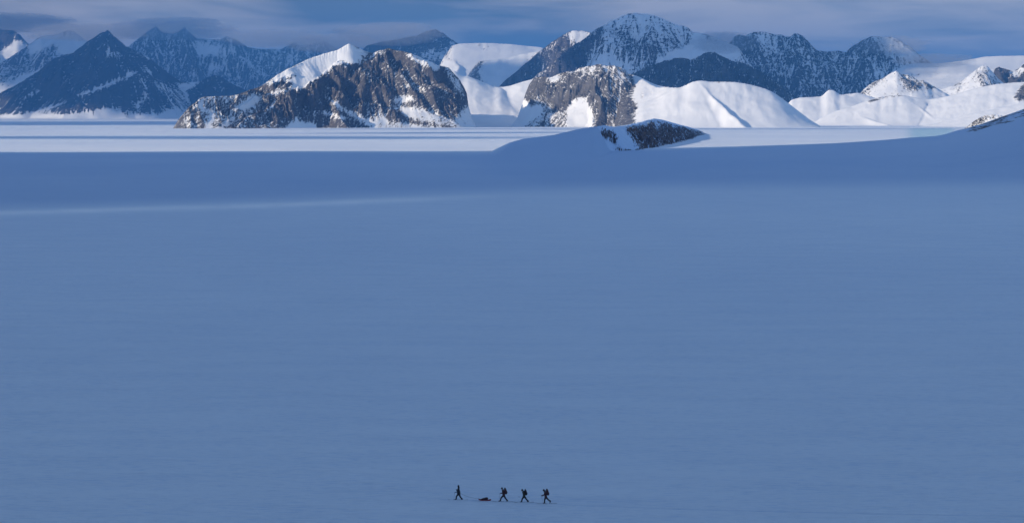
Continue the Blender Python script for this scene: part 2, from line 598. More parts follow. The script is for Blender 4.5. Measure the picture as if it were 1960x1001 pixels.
    for it in range(6):
        e = (Z - CAMZ) / Y
        kmax = np.argmax(e, axis=0)
        Yk = Y[kmax, ar]
        lift = (et - e[kmax, ar]) * Yk
        zk = np.maximum(Z[kmax, ar], 15.0)[None, :]
        rel = np.clip((Z + sink) / (zk + sink), 0, 1.0)
        if it < 2 or soft > 0:
            hw = max(4, int((24 if it < 2 else 12) / step))
            ker = np.hanning(2 * hw + 1); ker /= ker.sum()
            lift = np.convolve(np.pad(lift, hw, mode='edge'), ker, mode='valid')
            Z = Z + lift[None, :] * rel
        else:
            hw = max(2, int(9 / step))
            ker = np.hanning(2 * hw + 1); ker /= ker.sum()
            if it < 4:
                lift = np.convolve(np.pad(lift, hw, mode='edge'), ker, mode='valid')
            Z = Z + lift[None, :] * rel ** (4 if it < 4 else 24)
    R = rockiness(Z)
    R = R + gribs * rib * np.clip(1.0 - 0.55 * np.maximum(np.abs(R) - 0.4, 0), 0.1, 1)
    # tuck the rim of the sheet below the plain
    cc = np.linspace(0, 1, len(cpx))[None, :]
    rim = np.minimum(np.minimum(sstep(0, 0.03, cc), sstep(0, 0.03, 1 - cc)), np.minimum(sstep(0, 0.05, t)[:, None], sstep(0, 0.02, 1 - t)[:, None]))
    Z = Z - (1 - rim) * (8 + 0.1 * np.maximum(Z, 0))
    o = grid_mesh(name, X, Y, Z, mat, {'rock': R})
    tag(o, label, cat, kind='structure')
    return o


M_near = mountain_mat("snow_dusted_rock", 0.30, amp=2.1, rock_a=(0.105, 0.102, 0.11), rock_b=(0.17, 0.162, 0.168), tilt=0.75, aspect=(0.55, 0.7, 1.9))
M_center = mountain_mat("snow_streaked_rock", 0.30, amp=2.0, rock_a=(0.14, 0.138, 0.145), rock_b=(0.20, 0.196, 0.20), tilt=-0.8, aspect=(0.55, 0.7, 1.9))
M_outcrop = mountain_mat("dark_outcrop_rock", 0.12, amp=1.0, tilt=0.8, aspect=(0.4, 0.4, 1.8), rock_a=(0.10, 0.08, 0.072), rock_b=(0.19, 0.155, 0.135), snow=(0.52, 0.65, 0.82))  # snow colour darkened blue to match the shade painted on the ground
M_far = mountain_mat("far_dark_rock", 0.6, rock_a=(0.055, 0.055, 0.06), rock_b=(0.09, 0.085, 0.085), tilt=0.1, amp=1.2, bump=1.0)
M_far2 = mountain_mat("far_frosted_rock", 0.55, rock_a=(0.09, 0.09, 0.10), rock_b=(0.15, 0.14, 0.14), amp=1.2, bump=1.0)
M_wall = mountain_mat("far_streaked_wall", 0.5, rock_a=(0.10, 0.108, 0.12), rock_b=(0.15, 0.152, 0.16), amp=1.4, bump=1.0, tilt=-0.15, aspect=(0.7, 0.6, 1.4))
M_snow = mountain_mat("smooth_snow_slope", 0.35, amp=1.3, bump=0.8, rock_a=(0.12, 0.118, 0.125), rock_b=(0.18, 0.175, 0.18))
M_ice = mountain_mat("broken_glacier_snow", 1.0, amp=0.9, bump=2.2, aspect=(1, 1, 1))

# ---- far left group
mountain('dark craggy snow mountain at the far left edge under the cloud',
         [(-260, 120), (-120, 60), (-30, 48), (0, 54), (15, 58), (30, 58), (42, 66), (52, 78), (70, 96), (95, 118), (130, 150), (180, 190)],
         27000, M_far, slope=0.8, step=3, rows=110, rock=0.7, rough=0.16, seed=21,
         patches=[([(0, 100), (20, 84), (32, 76), (48, 80), (60, 100), (40, 120), (0, 132)], -1.2, 2.5)])
mountain('sunlit snow crested ridge behind the dark pyramid at left',
         [(-200, 200), (-60, 160), (0, 124), (20, 112), (45, 96), (65, 82), (80, 72), (95, 68), (112, 67), (125, 61), (135, 58), (146, 61),
          (165, 76), (200, 100), (250, 140), (300, 170)],
         25000, M_far2, slope=0.7, step=3, rows=120, rock=0.0, rough=0.16, seed=22,
         patches=[([(55, 95), (85, 66), (115, 66), (100, 82), (75, 98), (60, 104)], -1.2, 2.5),
                  ([(110, 80), (150, 62), (190, 90), (150, 110), (115, 105)], -1.0, 4),
                  ([(0, 165), (40, 148), (80, 132), (70, 150), (30, 178), (0, 190)], -1.0, 3)])
mountain('tall hazy mountain wall veined with snow behind the pyramid',
         [(170, 190), (230, 110), (255, 84), (270, 73), (282, 64), (292, 57), (302, 50), (312, 60), (330, 66), (345, 62), (357, 52), (366, 62),
          (380, 74), (405, 76), (424, 76), (436, 70), (452, 75), (466, 84), (480, 92), (500, 94), (516, 94), (540, 95), (552, 88), (565, 80),
          (580, 88), (600, 84), (625, 80), (650, 96), (700, 130), (760, 190)],
         25500, M_wall, slope=0.95, step=2.2, rows=240, gul=0.16, gribs=0.95, rock=-0.08, rough=0.2, flute=0.0, seed=23,
         spurs=[dict(pts=[(436, 70, 0), (470, 120, 300), (510, 165, 620), (540, 200, 850)]),
                dict(pts=[(302, 50, 0), (320, 110, 300), (345, 150, 600)]),
                dict(pts=[(357, 52, 0), (372, 110, 400), (380, 150, 650)])],
         patches=[([(372, 86), (424, 88), (428, 104), (385, 106)], -0.9, 3),
                  ([(440, 76), (452, 96), (500, 140), (512, 150), (480, 130), (440, 96)], -0.6, 2),
                  ([(396, 125), (430, 122), (424, 138), (402, 140)], -0.5, 3)])
mountain('dark blue pyramid peak with diagonal snow gully at far left',
         [(-260, 215), (-120, 214), (0, 180), (40, 160), (78, 136), (100, 118), (112, 111), (128, 105), (141, 103), (152, 95), (170, 81), (185, 72),
          (197, 63), (202, 61), (205, 62), (209, 57), (215, 62), (221, 69), (244, 88), (265, 99), (286, 109), (312, 130), (330, 144), (348, 157),
          (365, 158), (384, 157), (398, 150), (413, 144), (428, 150), (441, 158), (468, 171), (500, 190), (560, 226)],
         20500, M_far, slope=0.85, step=2.4, rows=240, gul=0.14, gribs=1.0, fan=((209, 57, 0, 1500, 1.5),), rock=0.5, rough=0.12, flute=0.0, apron=14, low_snow=42, seed=24,
         spurs=[dict(pts=[(209, 57, 0), (225, 90, 130), (262, 138, 420), (280, 180, 640), (292, 215, 830)], slope=0.9),
                dict(pts=[(262, 138, 420), (215, 165, 650), (165, 190, 830), (110, 214, 1000)], slope=1.1),
                dict(pts=[(141, 103, 0), (90, 150, 250), (40, 185, 500)], slope=1.1),
                dict(pts=[(413, 144, 0), (400, 180, 250), (385, 212, 450)], slope=1.1)],
         patches=[([(250, 137), (262, 140), (230, 156), (180, 178), (146, 183), (190, 166)], -0.9, 1.8),
                  ([(128, 195), (95, 210), (55, 221), (80, 208)], -0.8, 1.6),
                  ([(75, 174), (60, 185), (42, 190), (55, 180)], -0.3, 2),
                  ([(205, 88), (215, 96), (225, 105), (236, 109), (205, 112), (200, 102)], -0.5, 2.5),
                  ([(264, 140), (280, 150), (285, 185), (262, 208), (250, 208), (275, 185)], -0.25, 3),
                  ([(285, 152), (330, 158), (352, 165), (366, 205), (350, 215), (320, 190)], -0.05, 4),
                  ([(350, 160), (384, 156), (372, 164), (358, 175), (366, 205), (352, 180), (340, 162)], -0.9, 2),
                  ([(268, 106), (290, 112), (285, 118)], -0.8, 2), ([(270, 130), (292, 136), (290, 142)], -0.6, 2),
                  ([(0, 224), (60, 216), (140, 220), (200, 206), (290, 222), (330, 206), (420, 220), (420, 240), (0, 240)], -0.9, 3)])

# ---- far centre group
mountain('shadowed broad summit beyond the double peaked mountain',
         [(640, 190), (680, 110), (703, 88), (730, 80), (758, 76), (797, 69), (815, 61), (833, 56), (849, 64), (862, 74), (878, 84), (900, 110),
          (940, 150), (960, 180)],
         21000, M_far2, slope=0.6, step=2.6, rows=120, rock=0.45, rough=0.16, seed=31,
         patches=[([(868, 84), (900, 90), (900, 140), (855, 130), (790, 105), (830, 92), (862, 90)], -0.35, 5)])
mountain('sunlit ice plateau under the dark cloud bank in the middle',
         [(830, 150), (850, 110), (866, 88), (880, 84), (905, 83), (940, 83), (975, 85), (1005, 88), (1035, 91), (1060, 100), (1090, 130), (1110, 170)],
         20000, M_ice, slope=0.28, step=2.6, rows=110, rock=-1.0, rough=0.05, apron=20, jag=0.3, seed=32, front=2600, name='glacier', cat='glacier',
         spurs=[dict(pts=[(872, 84, 0), (868, 110, 250), (880, 140, 500)], slope=0.6)],
         patches=[([(915, 85), (935, 86), (925, 100)], -0.1, 3), ([(850, 90), (870, 88), (862, 110), (850, 112)], 0.0, 4)])
mountain('blue shaded snow hill below the ice plateau',
         [(870, 190), (893, 150), (905, 132), (915, 119), (925, 116), (960, 113), (990, 106), (1012, 102), (1035, 98), (1060, 110), (1110, 160)],
         16500, M_snow, slope=0.55, step=2.2, rows=90, rock=-0.8, rough=0.04, apron=20, jag=0.5, seed=33, gul=0.04, gribs=0.3,
         patches=[([(893, 150), (915, 119), (925, 118), (918, 140), (925, 160), (900, 165)], 0.4, 4),
                  ([(1030, 100), (1000, 130), (990, 160), (1060, 160), (1060, 100)], 0.1, 6)])
mountain('steep dark shoulder with sunlit snow top left of the great massif',
         [(930, 200), (960, 160), (985, 140), (1010, 118), (1035, 97), (1055, 82), (1075, 69), (1088, 61), (1098, 59), (1115, 60), (1130, 62), (1150, 85),
          (1200, 150)],
         16000, M_far2, slope=0.9, step=2.0, rows=120, rock=0.45, rough=0.14, flute=0.15, seed=34,
         patches=[([(1082, 66), (1098, 58), (1130, 60), (1118, 80), (1096, 84)], -0.9, 4),
                  ([(1030, 100), (1060, 84), (1080, 90), (1040, 130)], 0.25, 6)])
mountain('great frosted massif with rounded snowy summit',
         [(985, 190), (1020, 150), (1060, 118), (1090, 92), (1120, 73), (1135, 60), (1148, 52), (1158, 48), (1168, 41), (1180, 38), (1190, 31), (1200, 27),
          (1217, 26), (1240, 28), (1260, 34), (1275, 40), (1290, 47), (1305, 50), (1315, 54), (1324, 61), (1340, 65), (1352, 66), (1366, 74), (1385, 80),
          (1410, 90), (1440, 130), (1470, 170)],
         15000, M_far2, slope=0.8, step=1.6, rows=240, gul=0.15, gribs=0.8, rock=-0.45, rough=0.2, flute=0.0, seed=35,
         spurs=[dict(pts=[(1168, 41, 0), (1150, 80, 120), (1135, 115, 260), (1120, 150, 420)]),
                dict(pts=[(1240, 28, 0), (1235, 80, 200), (1230, 125, 400)], slope=0.9),
                dict(pts=[(1320, 60, 0), (1290, 100, 150), (1255, 130, 300)])],
         patches=[([(1190, 30), (1240, 27), (1280, 42), (1290, 52), (1250, 50), (1200, 46)], -0.55, 4),
                  ([(985, 190), (1060, 118), (1125, 72), (1150, 60), (1130, 90), (1115, 120), (1110, 170)], 0.75, 5),
                  ([(1215, 60), (1235, 55), (1232, 95), (1222, 95)], -0.4, 4),
                  ([(1195, 65), (1225, 85), (1280, 80), (1320, 66), (1320, 75), (1270, 105), (1240, 125), (1200, 120), (1170, 95)], 0.05, 8),
                  ([(1140, 110), (1170, 105), (1185, 118), (1200, 128), (1130, 128)], -0.9, 3),
                  ([(1328, 62), (1350, 66), (1420, 90), (1400, 115), (1340, 120), (1260, 118), (1290, 100), (1325, 85)], -1.1, 3),
                  ([(1345, 65), (1352, 66), (1366, 76), (1358, 78)], 0.3, 2)])
# ---- blue ranges at right
mountain('long blue snow streaked mountain wall with twin crests',
         [(1330, 190), (1360, 130), (1385, 95), (1397, 80), (1404, 70), (1414, 67), (1424, 70), (1436, 63), (1450, 60), (1466, 63), (1480, 67), (1492, 66),
          (1500, 70), (1508, 72), (1515, 66), (1522, 64), (1532, 68), (1544, 79), (1560, 97), (1580, 99), (1600, 98), (1616, 100), (1626, 91),
          (1640, 82), (1655, 74), (1666, 70), (1685, 71), (1705, 72), (1722, 80), (1738, 90), (1752, 102), (1765, 111), (1790, 128), (1820, 160),
          (1860, 200)],
         15500, M_wall, slope=0.85, step=1.7, rows=240, gul=0.16, gribs=0.95, rock=-0.12, rough=0.2, flute=0.0, seed=41,
         spurs=[dict(pts=[(1505, 72, 0), (1520, 120, 200), (1535, 175, 420)]),
                dict(pts=[(1414, 67, 0), (1430, 100, 150), (1450, 150, 350)]),
                dict(pts=[(1666, 70, 0), (1650, 110, 150), (1630, 160, 380)])],
         patches=[([(1440, 62), (1470, 62), (1485, 70), (1478, 95), (1455, 92)], -0.45, 4),
                  ([(1670, 72), (1710, 74), (1740, 92), (1765, 112), (1740, 125), (1700, 100)], -0.7, 3),
                  ([(1515, 66), (1545, 82), (1560, 97), (1620, 102), (1600, 112), (1540, 100), (1518, 90)], 0.0, 4),
                  ([(1650, 140), (1680, 122), (1730, 118), (1750, 135), (1720, 150), (1680, 155)], -0.25, 5)])
mountain('low dark blue ridge in front of the frosted massif',
         [(1180, 170), (1205, 146), (1218, 138), (1240, 126), (1262, 120), (1285, 113), (1300, 111), (1320, 114), (1330, 112), (1345, 103), (1358, 100),
          (1370, 102), (1382, 108), (1395, 116), (1420, 120), (1460, 140), (1500, 170), (1540, 200)],
         12800, M_wall, slope=0.8, step=1.6, rows=150, gribs=1.2, gul=0.2, jag=1.6, rock=0.2, rough=0.24, seed=42)
mountain('sunlit broken glacier spreading behind the small snow peaks at right',
         [(1640, 200), (1690, 150), (1730, 124), (1750, 121), (1790, 122), (1820, 119), (1850, 115), (1875, 110), (1895, 108), (1960, 107), (2050, 106),
          (2200, 108), (2300, 180)],
         14800, M_ice, slope=0.24, step=2.4, rows=110, rock=-0.85, rough=0.04, apron=20, jag=0.4, seed=43, front=2600, name='glacier', cat='glacier')
mountain('small dark rock peak with snow at the far right edge',
         [(1880, 190), (1895, 150), (1900, 132), (1908, 129), (1920, 132), (1935, 137), (1945, 132), (1960, 120), (1985, 112), (2020, 130), (2100, 190)],
         12300, M_far2, slope=0.8, step=1.8, rows=90, rock=0.5, rough=0.14, seed=44,
         patches=[([(1930, 140), (1950, 128), (1962, 122), (1962, 135), (1940, 150)], -0.7, 3)])
mountain('pointed snow peak with rocky right flank near the right edge',
         [(1740, 205), (1785, 178), (1800, 171), (1822, 164), (1835, 157), (1850, 146), (1860, 138), (1870, 130), (1878, 126), (1888, 129), (1896, 138),
          (1906, 150), (1918, 160), (1940, 175), (1990, 200)],
         11600, M_center, slope=0.55, step=1.6, rows=110, rock=-0.9, rough=0.05, seed=45,
         spurs=[dict(pts=[(1878, 126, 0), (1890, 150, 90), (1900, 172, 180)], slope=0.8)],
         patches=[([(1878, 127), (1896, 138), (1918, 160), (1900, 172), (1880, 168), (1866, 150)], -0.05, 4),
                  ([(1822, 164), (1836, 156), (1840, 160), (1828, 167)], 0.4, 2)])
mountain('snow pyramid with dark rock on its right flank',
         [(1600, 215), (1625, 200), (1636, 188), (1650, 172), (1668, 158), (1685, 151), (1700, 142), (1712, 136), (1722, 142), (1735, 143), (1748, 150),
          (1756, 156), (1764, 154), (1774, 160), (1788, 168), (1810, 180), (1850, 205)],
         11000, M_center, slope=0.6, step=1.4, rows=120, rock=-0.9, rough=0.06, seed=46,
         spurs=[dict(pts=[(1712, 136, 0), (1735, 165, 90), (1740, 182, 170)], slope=0.8),
                dict(pts=[(1685, 151, 0), (1655, 180, 100), (1635, 200, 180)], slope=0.8)],
         patches=[([(1722, 140), (1748, 148), (1764, 160), (1760, 172), (1745, 176), (1732, 170)], 0.25, 3),
                  ([(1764, 153), (1790, 168), (1775, 172)], 0.5, 2),
                  ([(1630, 200), (1645, 180), (1668, 160), (1690, 150), (1672, 166), (1650, 185), (1640, 202)], 0.25, 2.5)])

# ---- snow slopes between the rocks
mountain('smooth sunlit snow saddle between the two rocky mountains',
         [(700, 250), (780, 190), (850, 140), (870, 136), (885, 146), (896, 146), (906, 150), (914, 153), (930, 160), (947, 167), (960, 167), (975, 165),
          (1000, 157), (1015, 153), (1030, 150), (1060, 155), (1110, 190), (1160, 246)],
         9400, M_snow, slope=0.36, step=1.6, rows=130, rock=-1.2, rough=0.015, apron=6, jag=0.15, seed=51, gul=0.02, glam=240.0, gribs=0.05, und=0.019, warp=0.1, soft=8, front=620,
         spurs=[dict(pts=[(896, 146, 0), (905, 175, 80), (915, 200, 170)], slope=0.85),
                dict(pts=[(912, 153, 0), (930, 180, 90)], slope=0.85)],
         name='snow_slope', cat='snow slope')
mountain('rolling sunlit snow slope under the small peaks at right',
         [(1460, 246), (1495, 215), (1512, 192), (1530, 187), (1560, 186), (1572, 184), (1580, 175), (1587, 172), (1597, 175), (1606, 182), (1640, 178),
          (1680, 190), (1730, 198), (1790, 205), (1850, 215), (1900, 230), (1960, 246)],
         10300, M_snow, slope=0.30, step=1.6, rows=100, rock=-1.2, rough=0.02, apron=6, jag=0.3, seed=52, gul=0.02, glam=240.0, gribs=0.05, und=0.019, warp=0.1, soft=6, front=900,
         name='snow_slope', cat='snow slope',
         spurs=[dict(pts=[(1640, 178, 0), (1600, 200, 120), (1560, 214, 260)], slope=0.3)])
mountain('broad snow shoulder rising to grey rock at the right edge',
         [(1540, 246), (1570, 226), (1600, 212), (1625, 205), (1650, 196), (1675, 188), (1700, 184), (1722, 182), (1745, 186), (1770, 191), (1795, 188),
          (1825, 181), (1850, 173), (1880, 166), (1900, 162), (1930, 159), (1965, 157), (2010, 150), (2080, 170), (2180, 246)],
         9700, M_snow, slope=0.33, step=1.5, rows=120, rock=-1.2, rough=0.02, apron=6, jag=0.25, seed=53, gul=0.02, glam=240.0, gribs=0.05, und=0.019, warp=0.1, soft=6, front=760,
         spurs=[dict(pts=[(1722, 182, 0), (1760, 205, 130), (1790, 228, 280)], slope=0.6),
                dict(pts=[(1610, 208, 0), (1650, 222, 120), (1700, 236, 260)], slope=0.55)],
         patches=[([(1960, 158), (1948, 172), (1938, 188), (1950, 196), (1962, 192), (2050, 200), (2050, 150)], 0.5, 3),
                  ([(1660, 193), (1690, 184), (1730, 181), (1728, 184), (1690, 189), (1665, 198)], 0.15, 1.2)],
         name='snow_slope', cat='snow slope')
mountain('low snow bank in front of the shoulder at the right edge',
         [(1740, 246), (1780, 239), (1820, 228), (1850, 219), (1880, 213), (1910, 207), (1940, 200), (1965, 195), (2020, 180), (2100, 190), (2200, 246)],
         8800, M_snow, slope=0.25, step=1.6, rows=80, rock=-1.2, rough=0.02, apron=4, jag=0.2, seed=54, gul=0.02, glam=240.0, gribs=0.05, und=0.019, warp=0.1, soft=4, front=500,
         name='snow_slope', cat='snow slope')
mountain('rocky snow knoll just above the stony hill crest at right',
         [(1838, 250), (1850, 242), (1862, 232), (1872, 226), (1884, 221), (1900, 219), (1915, 222), (1935, 226), (1980, 232), (2040, 250)],
         5200, M_center, slope=0.5, step=0.9, rows=90, rock=-0.5, rough=0.08, apron=3, jag=0.6, seed=55,
         patches=[([(1845, 246), (1866, 228), (1886, 220), (1880, 232), (1868, 246)], 0.35, 2.5)], name='knoll', cat='knoll')
mountain('long rounded bright snow dome right of the centre',
         [(1176, 200), (1186, 160), (1195, 146), (1205, 143), (1216, 145), (1228, 150), (1243, 158), (1256, 163), (1268, 166), (1285, 168), (1300, 168),
          (1310, 164), (1322, 158), (1335, 155), (1345, 155), (1357, 157), (1369, 157), (1390, 157), (1408, 158), (1428, 161), (1448, 166), (1462, 170),
          (1476, 176), (1490, 185), (1506, 197), (1528, 214), (1549, 230), (1571, 243), (1600, 252)],
         [(1100, 9300), (1195, 9080), (1250, 8700), (1330, 8470), (1600, 8500)], M_snow, slope=0.42, step=1.4, rows=150, rock=-1.2, rough=0.012, apron=6, jag=0.2, seed=56, gul=0.02, glam=240.0, gribs=0.05, und=0.019, warp=0.12, soft=7, front=560,
         spurs=[dict(pts=[(1338, 156, 0), (1352, 172, 40), (1376, 196, 110), (1404, 222, 200), (1425, 240, 290)], slope=0.62),
                dict(pts=[(1320, 158, 0), (1285, 172, 50), (1262, 190, 120), (1245, 215, 210)], slope=0.7),
                dict(pts=[(1228, 152, 0), (1250, 185, 110), (1265, 215, 230)], slope=0.6)],
         patches=[([(1165, 135), (1200, 139), (1212, 146), (1217, 165), (1213, 185), (1222, 205), (1216, 225), (1224, 250), (1165, 255)], 0.35, 3.0),
                  ([(1226, 176), (1236, 180), (1234, 190), (1227, 188)], 0.1, 2.0), ([(1243, 170), (1252, 176), (1246, 180)], 0.05, 1.5),
                  ([(1355, 156), (1400, 157), (1440, 163), (1460, 169), (1440, 166), (1400, 160), (1370, 160)], -0.1, 1.0)],
         name='snow_dome', cat='snow dome')

# ---- the two rocky mountains on the edge of the plain
mountain('rocky snow streaked mountain in the centre with pale snow cap',
         [(962, 253), (978, 243), (990, 226), (999, 202), (1006, 178), (1013, 162), (1022, 150), (1035, 147), (1050, 149), (1060, 146), (1072, 141), (1085, 138), (1100, 136), (1108, 131),
          (1120, 128), (1133, 127), (1142, 123), (1152, 124), (1162, 127), (1175, 126), (1188, 129), (1195, 134), (1200, 141), (1208, 144), (1213, 158),
          (1217, 180), (1220, 205), (1222, 230), (1226, 252)],
         [(962, 8900), (1100, 8850), (1175, 8800), (1200, 8960), (1226, 9250)], M_center, slope=0.85, step=0.95, rows=300, gul=0.17, gribs=0.6, fan=((1180, 120, -30, 500, 4.0),), glam=60.0, rock=0.14, rough=0.12, flute=0.0,
         apron=5, jag=0.9, seed=61, front=380,
         spurs=[dict(pts=[(1175, 126, 0), (1188, 160, 60), (1195, 200, 130), (1190, 240, 200)], slope=1.1),
                dict(pts=[(1120, 128, 0), (1085, 180, 90), (1050, 215, 170), (1010, 242, 230)], slope=1.0),
                dict(pts=[(1150, 124, 0), (1140, 180, 110), (1150, 235, 220)], slope=1.1)],
         patches=[([(1095, 190), (1108, 184), (1120, 186), (1128, 200), (1135, 222), (1134, 246), (1084, 246), (1086, 215)], -1.1, 2),
                  ([(1155, 160), (1130, 176), (1100, 190), (1068, 210), (1046, 228), (1060, 203), (1085, 182), (1110, 166), (1135, 157)], 1.0, 3),
                  ([(1050, 150), (1065, 143), (1072, 150), (1062, 158)], -1, 2),
                  ([(1098, 138), (1110, 130), (1135, 126), (1140, 134), (1115, 140)], -0.5, 2),
                  ([(1150, 124), (1175, 126), (1196, 136), (1206, 150), (1186, 158), (1172, 142), (1160, 138)], -0.35, 3),
                  ([(1000, 235), (1045, 205), (1078, 215), (1060, 246), (1020, 246)], -0.05, 4),
                  ([(955, 196), (1002, 190), (1018, 204), (1044, 197), (1031, 221), (1000, 244), (975, 258), (950, 258)], -1.5, 2.0),
                  ([(1018, 185), (1045, 190), (1062, 200), (1050, 215), (1035, 205)], 0.0, 2)])
mountain('big double peaked rock mountain with bright snow face',
         [(322, 252), (334, 243), (345, 228), (355, 215), (365, 204), (376, 196), (384, 190), (392, 186), (405, 185), (420, 185), (440, 184), (455, 182),
          (470, 176), (485, 171), (498, 167), (508, 161), (520, 152), (535, 142), (550, 134), (570, 124), (590, 114), (610, 107), (630, 101), (648, 96),
          (660, 89), (670, 84), (680, 88), (690, 93), (700, 98), (712, 102), (718, 101), (724, 98), (732, 96), (743, 93), (752, 95), (761, 97),
          (775, 99), (788, 103), (800, 108), (810, 113), (826, 119), (840, 126), (850, 127), (860, 131), (870, 142), (880, 153), (888, 166), (894, 180),
          (897, 204), (904, 226), (918, 250)],
         [(322, 7750), (450, 8000), (600, 8350), (700, 8500), (800, 8500), (850, 8560), (880, 8760), (918, 9100)],
         M_near, slope=0.80, step=0.95, rows=420, gul=0.17, gribs=0.6, fan=((735, 94, 0, 520, 4.0), (470, 170, 0, 150, 1.5)), rock=0.38, rough=0.12, flute=0.0, apron=5, jag=0.9, seed=65, front=480,
         spurs=[dict(pts=[(743, 93, 0), (715, 110, 20), (690, 121, 40), (660, 124, 60), (640, 128, 80), (615, 146, 110), (580, 170, 140), (545, 190, 180),
                          (500, 215, 230), (440, 246, 260)], slope=0.95),
                dict(pts=[(743, 93, 0), (770, 135, 70), (795, 165, 130), (830, 195, 200), (860, 225, 260)], slope=1.0),
                dict(pts=[(743, 93, 0), (735, 140, 110), (700, 185, 200), (690, 215, 270), (700, 245, 330)], slope=1.0),
                dict(pts=[(640, 128, 80), (650, 170, 180), (640, 200, 240), (660, 240, 330)], slope=1.1),
                dict(pts=[(850, 127, 0), (872, 165, 40), (884, 200, 90), (885, 235, 150)], slope=1.3),
                dict(pts=[(508, 161, 0), (470, 195, 60), (430, 225, 110), (410, 246, 150)], slope=1.2),
                dict(pts=[(392, 186, 0), (372, 220, 50), (365, 245, 90)], slope=1.2)],
         patches=[([(335, 250), (345, 215), (390, 184), (500, 166), (520, 200), (470, 250)], 0.08, 6),
                  ([(668, 82), (700, 98), (708, 108), (688, 121), (660, 123), (640, 127), (620, 142), (600, 155), (575, 171), (552, 172), (560, 160),
                    (545, 155), (530, 157), (515, 162), (508, 160), (540, 138), (600, 108), (640, 96)], -1.15, 1.6),
                  ([(700, 100), (725, 99), (738, 96), (728, 104), (712, 106)], -0.6, 2),
                  ([(690, 104), (720, 104), (722, 116), (700, 122), (688, 121)], 0.1, 3),
                  ([(765, 98), (790, 102), (815, 113), (842, 127), (838, 136), (812, 128), (785, 112)], -1.1, 1.8),
                  ([(848, 124), (862, 132), (880, 158), (892, 182), (880, 180), (862, 158)], -0.35, 2.5),
                  ([(449, 209), (470, 194), (484, 180), (492, 182), (500, 188), (485, 203), (462, 211)], -1.1, 1.5),
                  ([(372, 208), (383, 192), (392, 190), (388, 200), (402, 212), (396, 218)], -0.7, 2),
                  ([(385, 186), (405, 184), (455, 183), (450, 188), (410, 190), (388, 192)], -0.5, 1.6),
                  ([(390, 248), (402, 222), (408, 212), (412, 220), (402, 250)], -1.0, 1.5),
                  ([(415, 246), (440, 225), (464, 216), (452, 228), (425, 250)], -0.7, 1.8),
                  ([(345, 246), (350, 225), (380, 222), (385, 245)], -0.1, 3),
                  ([(515, 180), (530, 170), (552, 172), (545, 180), (525, 184)], -0.6, 1.5),
                  ([(508, 215), (516, 205), (526, 192), (529, 194), (518, 213)], -0.7, 1.2),
                  ([(540, 252), (552, 238), (562, 232), (567, 222), (571, 232), (585, 236), (600, 234), (612, 252)], -1.2, 1.5),
                  ([(750, 186), (768, 183), (788, 183), (790, 192), (766, 200), (748, 192)], -1.0, 1.8),
                  ([(625, 184), (640, 192), (655, 204), (680, 216), (705, 228), (740, 240), (760, 252), (722, 252), (690, 234), (652, 210), (634, 196)], -0.85, 1.8),
                  ([(612, 210), (640, 218), (668, 228), (655, 229), (615, 217)], -0.6, 1.5),
                  ([(745, 200), (790, 205), (830, 212), (865, 232), (884, 246), (884, 252), (720, 252), (712, 232), (735, 218)], -0.7, 3),
                  ([(739, 212), (760, 210), (775, 222), (800, 231), (840, 237), (872, 243), (870, 248), (820, 242), (780, 235), (745, 230), (735, 222)], 0.45, 1.5),
                  ([(790, 200), (830, 205), (862, 222), (880, 240), (850, 224), (820, 212)], 0.4, 1.5),
                  ([(520, 160), (545, 149), (568, 144), (560, 150), (535, 160), (518, 165)], 0.3, 1.2),
                  ([(735, 215), (765, 214), (775, 232), (745, 236)], 0.5, 3),
                  ([(740, 120), (790, 140), (850, 190), (800, 185), (760, 165)], 0.12, 6),
                  ([(650, 150), (740, 140), (750, 180), (690, 178), (650, 165)], 0.75, 8),
                  ([(884, 212), (893, 202), (930, 190), (930, 256), (888, 252), (872, 234)], -1.0, 3)])

# ---- dark outcrop with its snow crest in the middle distance
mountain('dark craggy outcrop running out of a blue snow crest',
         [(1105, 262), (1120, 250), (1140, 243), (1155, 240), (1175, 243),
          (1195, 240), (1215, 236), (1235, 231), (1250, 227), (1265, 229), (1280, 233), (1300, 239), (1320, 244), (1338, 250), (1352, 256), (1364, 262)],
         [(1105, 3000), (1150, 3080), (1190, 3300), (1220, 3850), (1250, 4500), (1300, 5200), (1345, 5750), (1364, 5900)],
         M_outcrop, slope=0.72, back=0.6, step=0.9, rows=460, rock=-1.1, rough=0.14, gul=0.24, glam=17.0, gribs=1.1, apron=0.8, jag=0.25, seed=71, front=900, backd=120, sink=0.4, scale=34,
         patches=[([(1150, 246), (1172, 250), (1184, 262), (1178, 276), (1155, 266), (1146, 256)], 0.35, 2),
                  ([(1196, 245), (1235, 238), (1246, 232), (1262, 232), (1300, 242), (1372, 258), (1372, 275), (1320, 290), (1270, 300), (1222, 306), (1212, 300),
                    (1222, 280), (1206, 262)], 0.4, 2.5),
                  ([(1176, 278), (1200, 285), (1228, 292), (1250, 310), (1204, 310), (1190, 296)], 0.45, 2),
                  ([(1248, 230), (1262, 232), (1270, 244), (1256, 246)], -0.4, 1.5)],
         name='rock_outcrop', cat='outcrop')


